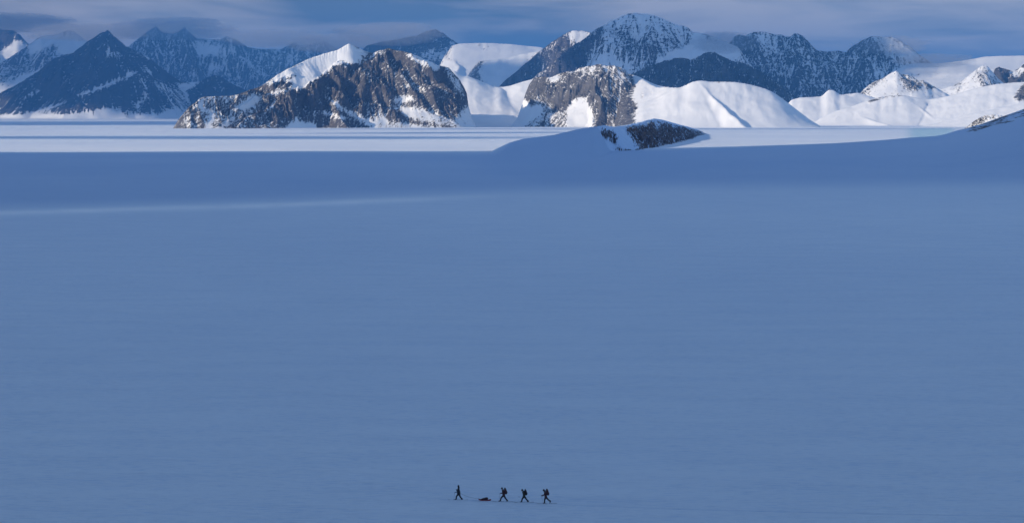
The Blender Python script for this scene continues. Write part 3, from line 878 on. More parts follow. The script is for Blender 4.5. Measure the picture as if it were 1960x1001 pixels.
# ---- unseen ridge added outside the frame, its crest shaped to shade the plain
def shade_ridge(label, pts, seed, slope=0.75):
    """pts: (x, y, height)"""
    P = np.array(pts, float)
    H = P[:, 2].max()
    x0, x1 = P[:, 0].min() - H / slope, P[:, 0].max() + H / slope
    y0, y1 = P[:, 1].min() - H / slope, P[:, 1].max() + H / slope
    n = 200
    X, Y = np.meshgrid(np.linspace(x0, x1, n), np.linspace(y0, y1, n))
    wx = 90 * fbm(X / 600, Y / 600, 3, seed)
    Z = np.full(X.shape, -1e9)
    for (ax, ay, az), (bx, by, bz) in zip(P[:-1], P[1:]):
        ex, ey = bx - ax, by - ay
        t = np.clip(((X + wx - ax) * ex + (Y - ay) * ey) / (ex * ex + ey * ey), 0, 1)
        Z = np.maximum(Z, az + t * (bz - az) - slope * np.hypot(X + wx - ax - t * ex, Y - ay - t * ey))
    Z = Z + 0.12 * H * (fbm(X / 500, Y / 500, 5, seed + 4, ridged=True) - 0.4) * np.clip(Z / H * 2, 0, 1)
    Z = 12 * np.logaddexp(0, Z / 12) - 6
    R = np.full(X.shape, 0.2)
    o = grid_mesh("mountain", X, Y, Z, M_far2, {'rock': R})
    tag(o, label, 'mountain', kind='structure')


# light travels along LD; the shadow edge on the plain runs from (-620,3150) rightwards
shade_ridge('high unseen ridge added outside the frame on the left to shade the plain',
           [(-2300, -3600, 1000), (-2200, -1800, 1150), (-1950, -500, 1120), (-1800, 600, 1080), (-1740, 1080, 1040), (-1700, 1850, 740), (-1700, 2420, 430)], 81, 1.15)


# ---- opaque unseen clouds added up-sun, each shaped for the shade it casts
def shade_cloud_mat():
    m, nt, b = new_mat("shade_cloud_body")
    b.inputs['Base Color'].default_value = (0.85, 0.87, 0.9, 1)
    b.inputs['Roughness'].default_value = 1.0
    b.inputs['Specular IOR Level'].default_value = 0.0
    return m


M_cloud = shade_cloud_mat()


def cloud(label, tx, ty, tz, rl, rt, s, seed, thick=0.12, rot=0.0):
    """ellipse of shade centred on (tx,ty,tz), rl along the light and rt across it; the unseen cloud added for it hangs s metres up-sun"""
    cx, cy, cz = tx - LD[0] * s, ty - LD[1] * s, tz + TE * s
    nu, nv = 72, 24
    u = np.linspace(0, 2 * math.pi, nu + 1)
    v = np.linspace(-math.pi / 2, math.pi / 2, nv)
    V, U = np.meshgrid(v, u, indexing='ij')
    rad = 1 + 0.45 * fbm(np.cos(U) * 2.0 + seed, np.sin(U) * 2.0, 4, seed, 0.55)
    cu = np.cos(V) ** 0.7 * rad
    lx, ly = cu * np.cos(U) * rl, cu * np.sin(U) * rt
    lz = np.sin(V) * min(rl, rt) * thick * np.where(V > 0, 1.6, 0.5)
    lz = lz + min(rl, rt) * 0.10 * fbm(lx / 500, ly / 500, 4, seed + 3) * np.cos(V)
    a = math.atan2(LD[1], LD[0]) + rot
    X = cx + lx * math.cos(a) - ly * math.sin(a)
    Y = cy + lx * math.sin(a) + ly * math.cos(a)
    o = grid_mesh("cloud", X, Y, cz + lz, M_cloud)
    tag(o, label, 'cloud', group=None, kind='structure')


def at(px, Y, z=0.0):
    return (px - SW / 2) / F * Y / CP, Y, z


def shade_cloud(label, px, Y, z, rl, rt, s, seed, **k):
    x, y, zz = at(px, Y, z)
    cloud(label, x, y, zz, rl, rt, s, seed, **k)


shade_cloud('broad unseen cloud added to shade the dark pyramid peak', 270, 20300, 250, 1500, 1050, 5200, 1)
shade_cloud('long unseen cloud added to shade the hazy veined wall', 470, 25300, 450, 2600, 1350, 6000, 2)
shade_cloud('wide unseen cloud added to shade the long blue wall', 1560, 15200, 200, 1300, 820, 6000, 3)
shade_cloud('small unseen cloud added to shade the dark outer summit', 790, 21100, 430, 900, 600, 5200, 4)
shade_cloud('flat unseen cloud added to shade the low blue ridge', 1390, 12950, 90, 1150, 520, 6500, 5)
shade_cloud('unseen cloud strip added to shade the blue shaded hill', 990, 16200, 120, 1000, 420, 7000, 6)

XR = -math.atan2(LD[1], LD[0])
shade_cloud('long thin unseen cloud streak added to shade the near edge of the sunlit plain', 300, 4900, 0, 760, 260, 8200, 11, rot=XR - 0.10, thick=0.2)
shade_cloud('narrow unseen cloud streak added to shade the plain before the rocky mountains', 900, 6100, 0, 420, 170, 8800, 12, rot=XR + 0.5, thick=0.2)
shade_cloud('slim unseen cloud streak added to shade the far edge of the plain', 1200, 7500, 0, 900, 150, 8000, 13, rot=XR + 0.03, thick=0.2)
shade_cloud('wide unseen cloud sheet added to shade the far left plain', 60, 11800, 0, 1500, 2000, 6500, 14, rot=XR)


# ------------------------------------------------------------------ travellers, sled and their gear
def ray_ground(px, py):
    Y = 320.0
    for _ in range(30):
        X, _, Z = unproj(px, py, Y)
        g = float(ground_z(X, Y))
        # move along the ray towards the ground
        Y += (Z - g) * Y / CAMZ
    X, _, Z = unproj(px, py, Y)
    return float(X), float(Y), float(ground_z(X, Y))


MP = 0.0641                                    # metres per photo pixel at the travellers

M_jacket = plain_mat("dark_jacket_cloth", (0.018, 0.02, 0.026), 0.85)
M_jacket_red = plain_mat("dark_red_jacket_cloth", (0.05, 0.014, 0.013), 0.85)
M_jacket_olive = plain_mat("dark_olive_jacket_cloth", (0.03, 0.028, 0.014), 0.85)
M_trouser = plain_mat("black_trouser_cloth", (0.012, 0.013, 0.017), 0.85)
M_boot = plain_mat("black_boot_leather", (0.01, 0.01, 0.012), 0.55)
M_hood = plain_mat("black_wool", (0.012, 0.012, 0.014), 0.9)
M_skin = plain_mat("wind_tanned_skin", (0.28, 0.16, 0.11), 0.6, var=0.08)
M_pack = plain_mat("dark_pack_fabric", (0.02, 0.016, 0.02), 0.8)
M_pack_red = plain_mat("dark_red_pack_fabric", (0.06, 0.014, 0.014), 0.8)
M_strap = plain_mat("black_webbing", (0.01, 0.01, 0.011), 0.8)
M_ski = plain_mat("dark_ski_laminate", (0.03, 0.03, 0.035), 0.35, nscale=8)
M_pole = plain_mat("dark_alloy", (0.04, 0.04, 0.045), 0.35, nscale=8)
M_hull = plain_mat("red_plastic_hull", (0.30, 0.022, 0.022), 0.45, nscale=6)
M_bag = plain_mat("dark_maroon_bag_cloth", (0.045, 0.012, 0.014), 0.85)
M_rope = plain_mat("dark_rope_fibre", (0.03, 0.03, 0.03), 0.9)
M_lens = plain_mat("dark_goggle_lens", (0.01, 0.012, 0.02), 0.15)


def tcap(bm, p0, p1, r0, r1, n=12):
    """closed tapered limb with round ends"""
    p0, p1 = Vector(p0), Vector(p1)
    ax = p1 - p0
    L = ax.length
    q = Vector((0, 0, 1)).rotation_difference(ax.normalized()) if L > 1e-6 else Matrix.Identity(3).to_quaternion()
    rings = []
    m = 4
    for i in range(1, m + 1):
        a = -math.pi / 2 + (math.pi / 2) * i / m
        rings.append((r0 * math.cos(a), r0 * math.sin(a)))
    for i in range(0, m):
        a = (math.pi / 2) * i / m
        rings.append((r1 * math.cos(a), L + r1 * math.sin(a)))
    vs = []
    for r, z in rings:
        vs.append([bm.verts.new(p0 + q @ Vector((r * math.cos(2 * math.pi * k / n), r * math.sin(2 * math.pi * k / n), z))) for k in range(n)])
    b = bm.verts.new(p0 + q @ Vector((0, 0, -r0)))
    t = bm.verts.new(p0 + q @ Vector((0, 0, L + r1)))
    for A_, B_ in zip(vs[:-1], vs[1:]):
        for k in range(n):
            bm.faces.new((A_[k], A_[(k + 1) % n], B_[(k + 1) % n], B_[k]))
    for k in range(n):
        bm.faces.new((b, vs[0][(k + 1) % n], vs[0][k]))
        bm.faces.new((t, vs[-1][k], vs[-1][(k + 1) % n]))


def ell(bm, c, r, rot=0.0, seg=18):
    M = Matrix.Translation(Vector(c)) @ Matrix.Rotation(rot, 4, 'Y') @ Matrix.Diagonal((*r, 1))
    bmesh.ops.create_uvsphere(bm, u_segments=seg, v_segments=seg // 2 + 2, radius=1.0, matrix=M)


def box(bm, c, size, rot=0.0, bev=0.0):
    M = Matrix.Translation(Vector(c)) @ Matrix.Rotation(rot, 4, 'Y') @ Matrix.Diagonal((*size, 1))
    g = bmesh.ops.create_cube(bm, size=1.0, matrix=M)
    if bev:
        es = list({e for v in g['verts'] for e in v.link_edges})
        bmesh.ops.bevel(bm, geom=es, offset=bev, segments=3, affect='EDGES', profile=0.6)


def part(name, bm, mat, parent=None, voxel=None, loc=None):
    me = bpy.data.meshes.new(name)
    bm.to_mesh(me)
    bm.free()
    for p in me.polygons: p.use_smooth = True
    me.materials.append(mat)
    o = bpy.data.objects.new(name, me)
    COL.objects.link(o)
    if parent: o.parent = parent
    if loc: o.location = loc
    if voxel:
        md = o.modifiers.new("one_skin", 'REMESH')
        md.mode = 'VOXEL'
        md.voxel_size = voxel
        md.use_smooth_shade = True
    return o


def hand(bm, wrist, elbow, rad=1.0, grip=True, side=1):
    """palm, four bent fingers of different length and a thumb from the side of the palm"""
    w, e = Vector(wrist), Vector(elbow)
    d = (w - e).normalized()
    up = Vector((0, 0, 1)) if abs(d.z) < 0.9 else Vector((1, 0, 0))
    lat = Vector((0, 1, 0))
    nrm = d.cross(lat).normalized()
    if nrm.z > 0: nrm = -nrm
    palm = w + d * 0.085
    tcap(bm, w - d * 0.01 + lat * 0.0, palm - d * 0.01, 0.030 * rad, 0.034 * rad, 10)
    tcap(bm, w + d * 0.03 + lat * 0.022, palm + lat * 0.026, 0.024 * rad, 0.02 * rad, 10)
    tcap(bm, w + d * 0.03 - lat * 0.022, palm - lat * 0.026, 0.024 * rad, 0.02 * rad, 10)
    for i, (off, ln) in enumerate(((-0.036, 0.030), (-0.012, 0.036), (0.012, 0.034), (0.035, 0.026))):
        a = palm + lat * off * 1.15
        b = a + d * ln + nrm * 0.012
        c = b + nrm * ln * 0.9 - d * 0.004
        f = c - d * ln * 0.6 + nrm * 0.004
        tcap(bm, a, b, 0.0115 * rad, 0.0105 * rad, 8)
        tcap(bm, b, c, 0.0105 * rad, 0.0098 * rad, 8)
        tcap(bm, c, f, 0.0098 * rad, 0.009 * rad, 8)
    a = w + d * 0.035 - lat * 0.034 * side
    b = a + d * 0.035 - lat * 0.022 * side + nrm * 0.014
    c = b + d * 0.022 + lat * 0.012 * side + nrm * 0.018
    tcap(bm, a, b, 0.014 * rad, 0.0125 * rad, 8)
    tcap(bm, b, c, 0.0125 * rad, 0.0105 * rad, 8)
    return palm + nrm * 0.022 + d * 0.012


def person(px0, py0, J, label, jacket_mat, hunched=0.0, hooded=False, flare=1.15):
    """J: joints in photo pixels of the figure; walks towards -x"""
    gx, gy, gz = ray_ground(px0, py0)
    root = bpy.data.objects.new("person", None)
    COL.objects.link(root)
    root.location = (gx, gy, gz)
    tag(root, label, 'person', 'travellers crossing the snow')

    def W(name, y=0.0):
        p = J[name]
        return Vector(((p[0] - px0) * MP, y, (py0 - p[1]) * MP))
    head = W('head')
    sh = W('shoulder')
    hip = W('hip')
    kneeF, ankF, toeF = W('kneeF', -0.10), W('ankF', -0.10), W('toeF', -0.10)
    kneeR, ankR, toeR = W('kneeR', 0.10), W('ankR', 0.10), W('toeR', 0.10)
    hL, hR = hip + Vector((0, -0.09, 0)), hip + Vector((0, 0.09, 0))
    sL, sR = sh + Vector((0, -0.185, -0.02)), sh + Vector((0, 0.185, -0.02))
    elF, wrF = W('elF', -0.25), W('wrF', -0.22)
    elR, wrR = W('elR', 0.26), W('wrR', 0.22)
    chest = sh.lerp(hip, 0.28)
    belly = sh.lerp(hip, 0.68)
    neck = sh + (head - sh) * 0.35
    tilt = math.atan2(hip.x - sh.x, sh.z - hip.z)
    # the body: one continuous skin
    bm = bmesh.new()
    fx = -0.015
    ell(bm, head, (0.095, 0.075, 0.118), tilt * 0.4)
    tcap(bm, head + Vector((-0.088, 0, 0.012)), head + Vector((-0.108, 0, -0.022)), 0.012, 0.017, 8)      # nose
    tcap(bm, head + Vector((-0.045, 0, -0.085)), head + Vector((-0.062, 0, -0.095)), 0.042, 0.03, 10)      # jaw
    tcap(bm, head + Vector((-0.084, -0.020, -0.056)), head + Vector((-0.084, 0.020, -0.056)), 0.011, 0.011, 8)  # mouth
    for sgn in (-1, 1):
        tcap(bm, head + Vector((-0.080, 0.012 * sgn, 0.024)), head + Vector((-0.070, 0.048 * sgn, 0.022)), 0.014, 0.012, 8)  # brow
        ell(bm, head + Vector((-0.081, 0.03 * sgn, 0.002)), (0.012, 0.013, 0.011), 0, 8)                   # eye
        ell(bm, head + Vector((0.010, 0.075 * sgn, 0.0)), (0.022, 0.012, 0.032), 0, 10)                    # ear
    tcap(bm, head + Vector((0.02, 0, -0.05)), neck, 0.055, 0.062)
    tcap(bm, neck, sh, 0.06, 0.085)
    tcap(bm, sL, sR, 0.07, 0.07)
    for off in (-0.06, 0.06):
        tcap(bm, chest + Vector((0, off, 0)), belly + Vector((0, off, 0)), 0.115, 0.10)
        tcap(bm, belly + Vector((0, off, 0)), hip + Vector((0, off, 0)), 0.10, 0.11)
        tcap(bm, sh + Vector((0, off, -0.03)), chest + Vector((0, off, 0)), 0.085, 0.115)
    for a, b, c, t_ in ((hL, kneeF, ankF, toeF), (hR, kneeR, ankR, toeR)):
        tcap(bm, a, b, 0.088, 0.056)
        tcap(bm, b, c, 0.056, 0.036)
        tcap(bm, c, t_, 0.038, 0.03)
    for a, b, c in ((sL, elF, wrF), (sR, elR, wrR)):
        tcap(bm, a, b, 0.052, 0.038)
        tcap(bm, b, c, 0.038, 0.026)
    hand(bm, wrF, elF, 0.9, side=1)
    hand(bm, wrR, elR, 0.9, side=-1)
    part("body", bm, M_skin, root, voxel=0.009)
    # jacket with sleeves and a skirt that hangs over the hips
    bm = bmesh.new()
    hem = hip.lerp(kneeF.lerp(kneeR, 0.5), 0.30)
    for off in (-0.07, 0.07):
        tcap(bm, sh + Vector((0, off, -0.04)), chest + Vector((0, off, 0)), 0.105, 0.14)
        tcap(bm, chest + Vector((0, off, 0)), belly + Vector((0, off, 0)), 0.14, 0.135 * flare)
        tcap(bm, belly + Vector((0, off, 0)), hip.lerp(hem, 0.35) + Vector((0, off, 0)), 0.135 * flare, 0.145 * flare)
    tcap(bm, sL, sR, 0.09, 0.09)
    tcap(bm, sh + Vector((0.01, 0, 0.02)), neck, 0.095, 0.072)
    for a, b, c in ((sL, elF, wrF), (sR, elR, wrR)):
        tcap(bm, a, b, 0.082, 0.060)
        tcap(bm, b, b.lerp(c, 0.94), 0.060, 0.046)
    part("jacket", bm, jacket_mat, root, voxel=0.014)
    bm = bmesh.new()
    for a, b, c, t_ in ((hL, kneeF, ankF, toeF), (hR, kneeR, ankR, toeR)):
        tcap(bm, a, b, 0.13, 0.09)
        tcap(bm, b, b.lerp(c, 0.92), 0.09, 0.078)
    tcap(bm, hL, hR, 0.12, 0.12)
    part("trousers", bm, M_trouser, root, voxel=0.014)
    for c, t_ in ((ankF, toeF), (ankR, toeR)):
        bm = bmesh.new()
        d = (t_ - c).normalized()
        heel = c - Vector((d.x, 0, d.z)) * 0.05
        tcap(bm, c + Vector((0, 0, 0.09)), c, 0.066, 0.062)
        tcap(bm, heel, t_, 0.056, 0.046)
        part("boot", bm, M_boot, root, voxel=0.012)
    for w_, e_, sd in ((wrF, elF, 1), (wrR, elR, -1)):
        bm = bmesh.new()
        hand(bm, w_, e_, 1.22, side=sd)
        part("glove", bm, M_hood, root, voxel=0.006)
    # hood or hat, open at the face
    bm = bmesh.new()
    ell(bm, head + Vector((0.018, 0, 0.022)), (0.112, 0.096, 0.124), tilt * 0.4)
    if hooded:
        tcap(bm, head + Vector((0.03, 0, 0.0)), neck + Vector((0.05, 0, -0.02)), 0.10, 0.12)
        tcap(bm, head + Vector((0.02, 0, 0.07)), head + Vector((0.015, 0, 0.11)), 0.07, 0.035)
    else:
        tcap(bm, head + Vector((-0.05, -0.06, 0.045)), head + Vector((-0.05, 0.06, 0.045)), 0.03, 0.03)
    part("hood" if hooded else "hat", bm, M_hood, root, voxel=0.010)
    bm = bmesh.new()
    box(bm, head + Vector((-0.097, 0, 0.006)), (0.03, 0.15, 0.06), 0, 0.012)
    part("goggles", bm, M_lens, root)
    return root, dict(gx=gx, gy=gy, gz=gz, wrF=wrF, elF=elF, wrR=wrR, elR=elR, sh=sh, hip=hip, ankF=ankF, ankR=ankR, toeF=toeF, toeR=toeR,
                      chest=chest, belly=belly, tilt=tilt, W=W)


def ski(g, foot, y, label, angle=0.0, drop=0.0):
    """long ski with turned up tip under a boot"""
    root = bpy.data.objects.new("ski", None)
    COL.objects.link(root)
    bx, bz = foot
    root.location = (g['gx'] + bx, g['gy'] + y, 0)
    wx, wy = g['gx'] + bx, g['gy'] + y
    root.location.z = float(ground_z(wx, wy)) + 0.012 + drop
    root.rotation_euler = (0, angle, 0)
    tag(root, label, 'ski', 'skis under the travellers')
    bm = bmesh.new()
    n = 26
    rows = []
    for i in range(n):
        u = -0.95 + 1.80 * i / (n - 1)
        w = 0.038 + 0.006 * (u / 0.9) ** 2
        z = 0.0
        if u < -0.72:
            z = 1.9 * (-0.72 - u) ** 2
            w *= max(0.25, 1 - ((-0.72 - u) / 0.25) ** 2)
        if u > 0.80: z = 0.3 * (u - 0.80)
        rows.append([bm.verts.new((u, -w, z)), bm.verts.new((u, w, z)), bm.verts.new((u, w, z + 0.016)), bm.verts.new((u, -w, z + 0.016))])
    for A_, B_ in zip(rows[:-1], rows[1:]):
        for k in range(4):
            bm.faces.new((A_[k], A_[(k + 1) % 4], B_[(k + 1) % 4], B_[k]))
    bm.faces.new(rows[0][::-1])
    bm.faces.new(rows[-1])
    part("ski_plank", bm, M_ski, root)
    bm = bmesh.new()
    box(bm, (-0.04, 0, 0.030), (0.11, 0.075, 0.028), 0, 0.006)
    part("toe_binding", bm, M_strap, root)
    bm = bmesh.new()
    box(bm, (0.16, 0, 0.026), (0.07, 0.07, 0.02), 0, 0.005)
    part("heel_plate", bm, M_strap, root)
    return root


def pole(p0, p1, label):
    """ski pole from grip p0 to tip p1 (world)"""
    p0, p1 = Vector(p0), Vector(p1)
    root = bpy.data.objects.new("ski_pole", None)
    COL.objects.link(root)
    root.location = p1
    tag(root, label, 'ski pole', 'ski poles of the travellers')
    a = p0 - p1
    d = a.normalized()
    bm = bmesh.new()
    tcap(bm, (0, 0, 0), a, 0.007, 0.010, 8)
    part("shaft", bm, M_pole, root)
    bm = bmesh.new()
    tcap(bm, a - d * 0.10, a + d * 0.05, 0.019, 0.021, 10)
    part("grip", bm, M_strap, root)
    bm = bmesh.new()
    q = Vector((0, 0, 1)).rotation_difference(d).to_matrix().to_4x4()
    bmesh.ops.create_cone(bm, cap_ends=True, segments=16, radius1=0.05, radius2=0.03, depth=0.014, matrix=Matrix.Translation(d * 0.07) @ q)
    part("basket", bm, M_strap, root)
    return root


def backpack(g, c, size, tilt, label, mat, roll=False):
    """c: centre in photo pixels"""
    root = bpy.data.objects.new("backpack", None)
    COL.objects.link(root)
    p = g['W']('pack')
    root.location = (g['gx'] + p.x, g['gy'] + p.y, g['gz'] + p.z)
    root.rotation_euler = (0, tilt, 0)
    tag(root, label, 'backpack', 'tall backpacks on the travellers')
    sx, sy, sz = size
    bm = bmesh.new()
    ell(bm, (0.01, 0, -sz * 0.18), (sx * 0.56, sy * 0.53, sz * 0.36))
    ell(bm, (0, 0, sz * 0.14), (sx * 0.47, sy * 0.49, sz * 0.34))
    tcap(bm, (0.0, -sy * 0.22, -sz * 0.28), (0.0, -sy * 0.2, sz * 0.25), sx * 0.40, sx * 0.36)
    tcap(bm, (0.0, sy * 0.22, -sz * 0.28), (0.0, sy * 0.2, sz * 0.25), sx * 0.40, sx * 0.36)
    part("pack_bag", bm, mat, root, voxel=0.014)
    bm = bmesh.new()
    tcap(bm, (-0.01, -sy * 0.25, sz * 0.47), (-0.01, sy * 0.25, sz * 0.47), sx * 0.31, sx * 0.31)
    part("lid", bm, M_pack, root, voxel=0.014)
    for sgn in (-1, 1):
        bm = bmesh.new()
        pts = [(-sx * 0.3, sz * 0.32), (-sx * 0.75, sz * 0.36), (-sx * 1.25, sz * 0.22), (-sx * 1.22, -sz * 0.02), (-sx * 0.7, -sz * 0.18), (-sx * 0.25, -sz * 0.22)]
        for a, b in zip(pts[:-1], pts[1:]):
            tcap(bm, (a[0], 0.12 * sgn, a[1]), (b[0], 0.12 * sgn, b[1]), 0.022, 0.022, 8)
        part("shoulder_strap", bm, M_strap, root, voxel=0.011)
    bm = bmesh.new()
    tcap(bm, (sx * 0.12, -sy * 0.48, -sz * 0.34), (sx * 0.12, -sy * 0.48, -sz * 0.05), 0.05, 0.045)
    part("side_pocket", bm, M_pack, root)
    return root


def gpole(g, wr, el, px, py, label, y):
    """pole planted where the photo pixel (px,py) says"""
    grip = Vector((g['gx'], g['gy'], g['gz'])) + wr + (wr - el).normalized() * 0.095 + Vector((0, 0, -0.02))
    t = g['W0'](px, py, y)
    pole(grip, t, label)


specs = [
    dict(px0=878.8, py0=956.2, lab='front person in a long dark hooded jacket leaning on poles ahead of the sled', mat=M_jacket, hooded=True, flare=1.45,
         J=dict(head=(877.3, 929.9), shoulder=(877.4, 934.2), hip=(878.2, 943.6), kneeF=(873.9, 948.9), ankF=(873.0, 954.6), toeF=(870.3, 955.4),
                kneeR=(880.6, 949.8), ankR=(884.4, 955.0), toeR=(882.6, 955.8), elF=(876.2, 940.0), wrF=(872.2, 940.9), elR=(874.6, 939.3), wrR=(873.8, 937.6))),
    dict(px0=963.5, py0=959.3, lab='person in dark red jacket walking right behind the sled with a tall pack', mat=M_jacket_red, hooded=False, flare=1.15,
         J=dict(head=(960.6, 934.4), shoulder=(963.0, 938.2), hip=(964.4, 947.0), kneeF=(959.4, 951.6), ankF=(957.6, 957.4), toeF=(954.9, 958.3),
                kneeR=(967.0, 952.4), ankR=(971.0, 957.9), toeR=(969.0, 959.0), elF=(962.3, 942.9), wrF=(958.6, 943.2), elR=(964.0, 943.4), wrR=(960.0, 943.6),
                pack=(967.6, 939.6))),
    dict(px0=1003.4, py0=960.8, lab='most bent over person, third in the line, carrying a pole level', mat=M_jacket_olive, hooded=False, flare=1.15,
         J=dict(head=(999.3, 937.6), shoulder=(1002.2, 940.0), hip=(1003.4, 949.2), kneeF=(999.8, 953.6), ankF=(998.4, 959.0), toeF=(995.9, 959.8),
                kneeR=(1007.0, 954.4), ankR=(1010.8, 959.0), toeR=(1008.8, 960.2), elF=(1003.4, 945.2), wrF=(1001.3, 948.6), elR=(1003.8, 945.2), wrR=(1002.2, 948.6),
                pack=(1006.3, 942.0))),
    dict(px0=1044.5, py0=963.3, lab='last person of the line with rear heel lifted and hand held forward', mat=M_jacket_red, hooded=False, flare=1.15,
         J=dict(head=(1040.6, 937.8), shoulder=(1043.4, 941.0), hip=(1044.7, 950.6), kneeF=(1042.4, 956.0), ankF=(1042.2, 961.6), toeF=(1039.6, 962.4),
                kneeR=(1048.4, 955.0), ankR=(1053.4, 959.4), toeR=(1052.4, 962.0), elF=(1041.4, 945.9), wrF=(1037.6, 946.9), elR=(1043.0, 946.4), wrR=(1039.8, 948.4),
                pack=(1047.8, 941.8))),
]
G = []
for sp in specs:
    r, g = person(sp['px0'], sp['py0'], sp['J'], sp['lab'], sp['mat'], hooded=sp['hooded'], flare=sp['flare'])

    def W0(px, py, y, g=g, sp=sp):
        x = g['gx'] + (px - sp['px0']) * MP
        yy = g['gy'] + y
        return Vector((x, yy, float(ground_z(x, yy))))
    g['W0'] = W0
    G.append(g)

pk = ['dark tall backpack worn by the person just behind the sled', 'dark backpack on the most bent over person', 'dark full backpack on the last person of the line']
for g, lab, sz, m_ in zip(G[1:], pk, ((0.34, 0.36, 0.72), (0.32, 0.36, 0.66), (0.34, 0.38, 0.74)), (M_pack_red, M_pack, M_pack_red)):
    backpack(g, None, sz, -g['tilt'] * 0.6 - 0.10, lab, m_)

who = ['front person in the hooded jacket', 'person just behind the sled', 'bent over third person', 'last person of the line']
for i, (g, w_) in enumerate(zip(G, who)):
    ski(g, (g['ankF'].x, 0), -0.10, 'thin dark ski under the forward foot of the ' + w_)
    rear_x = g['toeR'].x
    ski(g, (rear_x, 0), 0.10, 'thin dark ski under the trailing foot of the ' + w_)

g = G[0]
gpole(g, g['wrF'], g['elF'], 868.5, 956, 'thin pole in the lower hand of the front hooded person', -0.30)
gpole(g, g['wrR'], g['elR'], 884.0, 956, 'thin pole in the raised hand of the front hooded person', 0.32)
g = G[1]
gpole(g, g['wrF'], g['elF'], 955.0, 959, 'thin pole planted by the person just behind the sled', -0.30)
g = G[2]
o3 = Vector((g['gx'], g['gy'], g['gz']))
h3 = g['wrF'] + (g['wrF'] - g['elF']).normalized() * 0.08
pole(o3 + g['W']('hip') * 0 + Vector(((993.2 - 1003.4) * MP, h3.y, h3.z)), o3 + Vector(((1013.5 - 1003.4) * MP, h3.y, h3.z - 0.02)),
     'thin pole carried level at the hip of the bent over third person')
g = G[3]
gpole(g, g['wrF'], g['elF'], 1040.6, 962.5, 'thin pole planted in front of the last person of the line', -0.32)


# the sled with its load, and the rope
sx, sy, sz = ray_ground(928.2, 957.9)
sled = bpy.data.objects.new("sled", None)
COL.objects.link(sled)
sled.location = (sx, sy, sz)
sled.rotation_euler = (0, 0.012, 0)
tag(sled, 'low red hauling sled with upturned nose pulled behind the front person', 'sled')
bm = bmesh.new()
st = [(-0.80, 0.10, 0.22, 0.05), (-0.74, 0.16, 0.15, 0.09), (-0.62, 0.21, 0.07, 0.12), (-0.45, 0.245, 0.02, 0.13), (-0.2, 0.26, 0.005, 0.13), (0.2, 0.26, 0.005, 0.13),
      (0.45, 0.255, 0.01, 0.13), (0.62, 0.23, 0.035, 0.14), (0.70, 0.20, 0.075, 0.12), (0.74, 0.16, 0.13, 0.08)]
rows = []
for (x, hw, z0, hh) in st:
    sec = [(-hw, z0 + hh), (-hw * 0.93, z0 + hh * 0.35), (-hw * 0.72, z0), (0, z0 - 0.002), (hw * 0.72, z0), (hw * 0.93, z0 + hh * 0.35), (hw, z0 + hh)]
    inn = [(hw - 0.012, z0 + hh), (hw * 0.93 - 0.012, z0 + hh * 0.35 + 0.006), (hw * 0.70, z0 + 0.014), (0, z0 + 0.012), (-hw * 0.70, z0 + 0.014),
           (-hw * 0.93 + 0.012, z0 + hh * 0.35 + 0.006), (-hw + 0.012, z0 + hh)]
    rows.append([bm.verts.new((x, a, b)) for a, b in sec + inn])
nn = len(rows[0])
for A_, B_ in zip(rows[:-1], rows[1:]):
    for k in range(nn):
        bm.faces.new((A_[k], A_[(k + 1) % nn], B_[(k + 1) % nn], B_[k]))
bm.faces.new(rows[0][::-1])
bm.faces.new(rows[-1])
part("hull", bm, M_hull, sled)
for sg in (-1, 1):
    bm = bmesh.new()
    rim = [(x, sg * hw, z0 + hh) for (x, hw, z0, hh) in st]
    for a, b in zip(rim[:-1], rim[1:]):
        tcap(bm, a, b, 0.013, 0.013, 8)
    part("rim", bm, M_bag, sled)


def load_bag(x, z, lx, ly, lz, rot, label, m_, dz=0.0):
    root = bpy.data.objects.new("duffel_bag", None)
    COL.objects.link(root)
    root.location = (sx + x, sy, sz + z)
    root.rotation_euler = (0, rot, 0.03)
    tag(root, label, 'bag', 'bags loaded on the sled')
    bm = bmesh.new()
    tcap(bm, (-lx / 2 + lz / 2, -ly * 0.2, 0), (lx / 2 - lz / 2, -ly * 0.2, 0), lz * 0.46, lz * 0.5)
    tcap(bm, (-lx / 2 + lz / 2, ly * 0.2, 0), (lx / 2 - lz / 2, ly * 0.2, 0.0), lz * 0.5, lz * 0.46)
    ell(bm, (lx * 0.1, 0, lz * 0.12), (lx * 0.38, ly * 0.42, lz * 0.48))
    part("bag_body", bm, m_, root, voxel=0.014)
    for xo in (-lx * 0.2, lx * 0.2):
        bm = bmesh.new()
        pr = None
        for k in range(13):
            a = math.pi * k / 12
            p = (xo, -math.cos(a) * (ly * 0.5 + 0.03), math.sin(a) * lz * 0.62 - 0.02)
            if pr: tcap(bm, pr, p, 0.012, 0.012, 6)
            pr = p
        part("strap", bm, M_strap, root)
    return root


load_bag(-0.12, 0.155, 0.82, 0.40, 0.22, 0.0, 'lower dark maroon bag lying along the sled', M_bag)
load_bag(0.16, 0.30, 0.50, 0.36, 0.24, -0.05, 'rounded dark bag on top at the back of the sled', M_bag)
load_bag(-0.24, 0.26, 0.34, 0.32, 0.15, -0.35, 'small dark bag on top at the front of the sled', M_pack)

g = G[0]
ra = Vector((g['gx'], g['gy'], g['gz'])) + g['hip'] + Vector((0.16, 0, 0.02))
rb = Vector((sx - 0.79, sy, sz + 0.26))
bm = bmesh.new()
pr = None
N = 28
for i in range(N + 1):
    t = i / N
    p = ra.lerp(rb, t) + Vector((0, 0, -0.22 * 4 * t * (1 - t) * 0.55))
    p = p - ra
    if pr is not None: tcap(bm, pr, p, 0.012, 0.012, 6)
    pr = p
o = part("rope", bm, M_rope, loc=tuple(ra))
tag(o, 'thin dark tow rope sagging from the front person to the sled', 'rope')


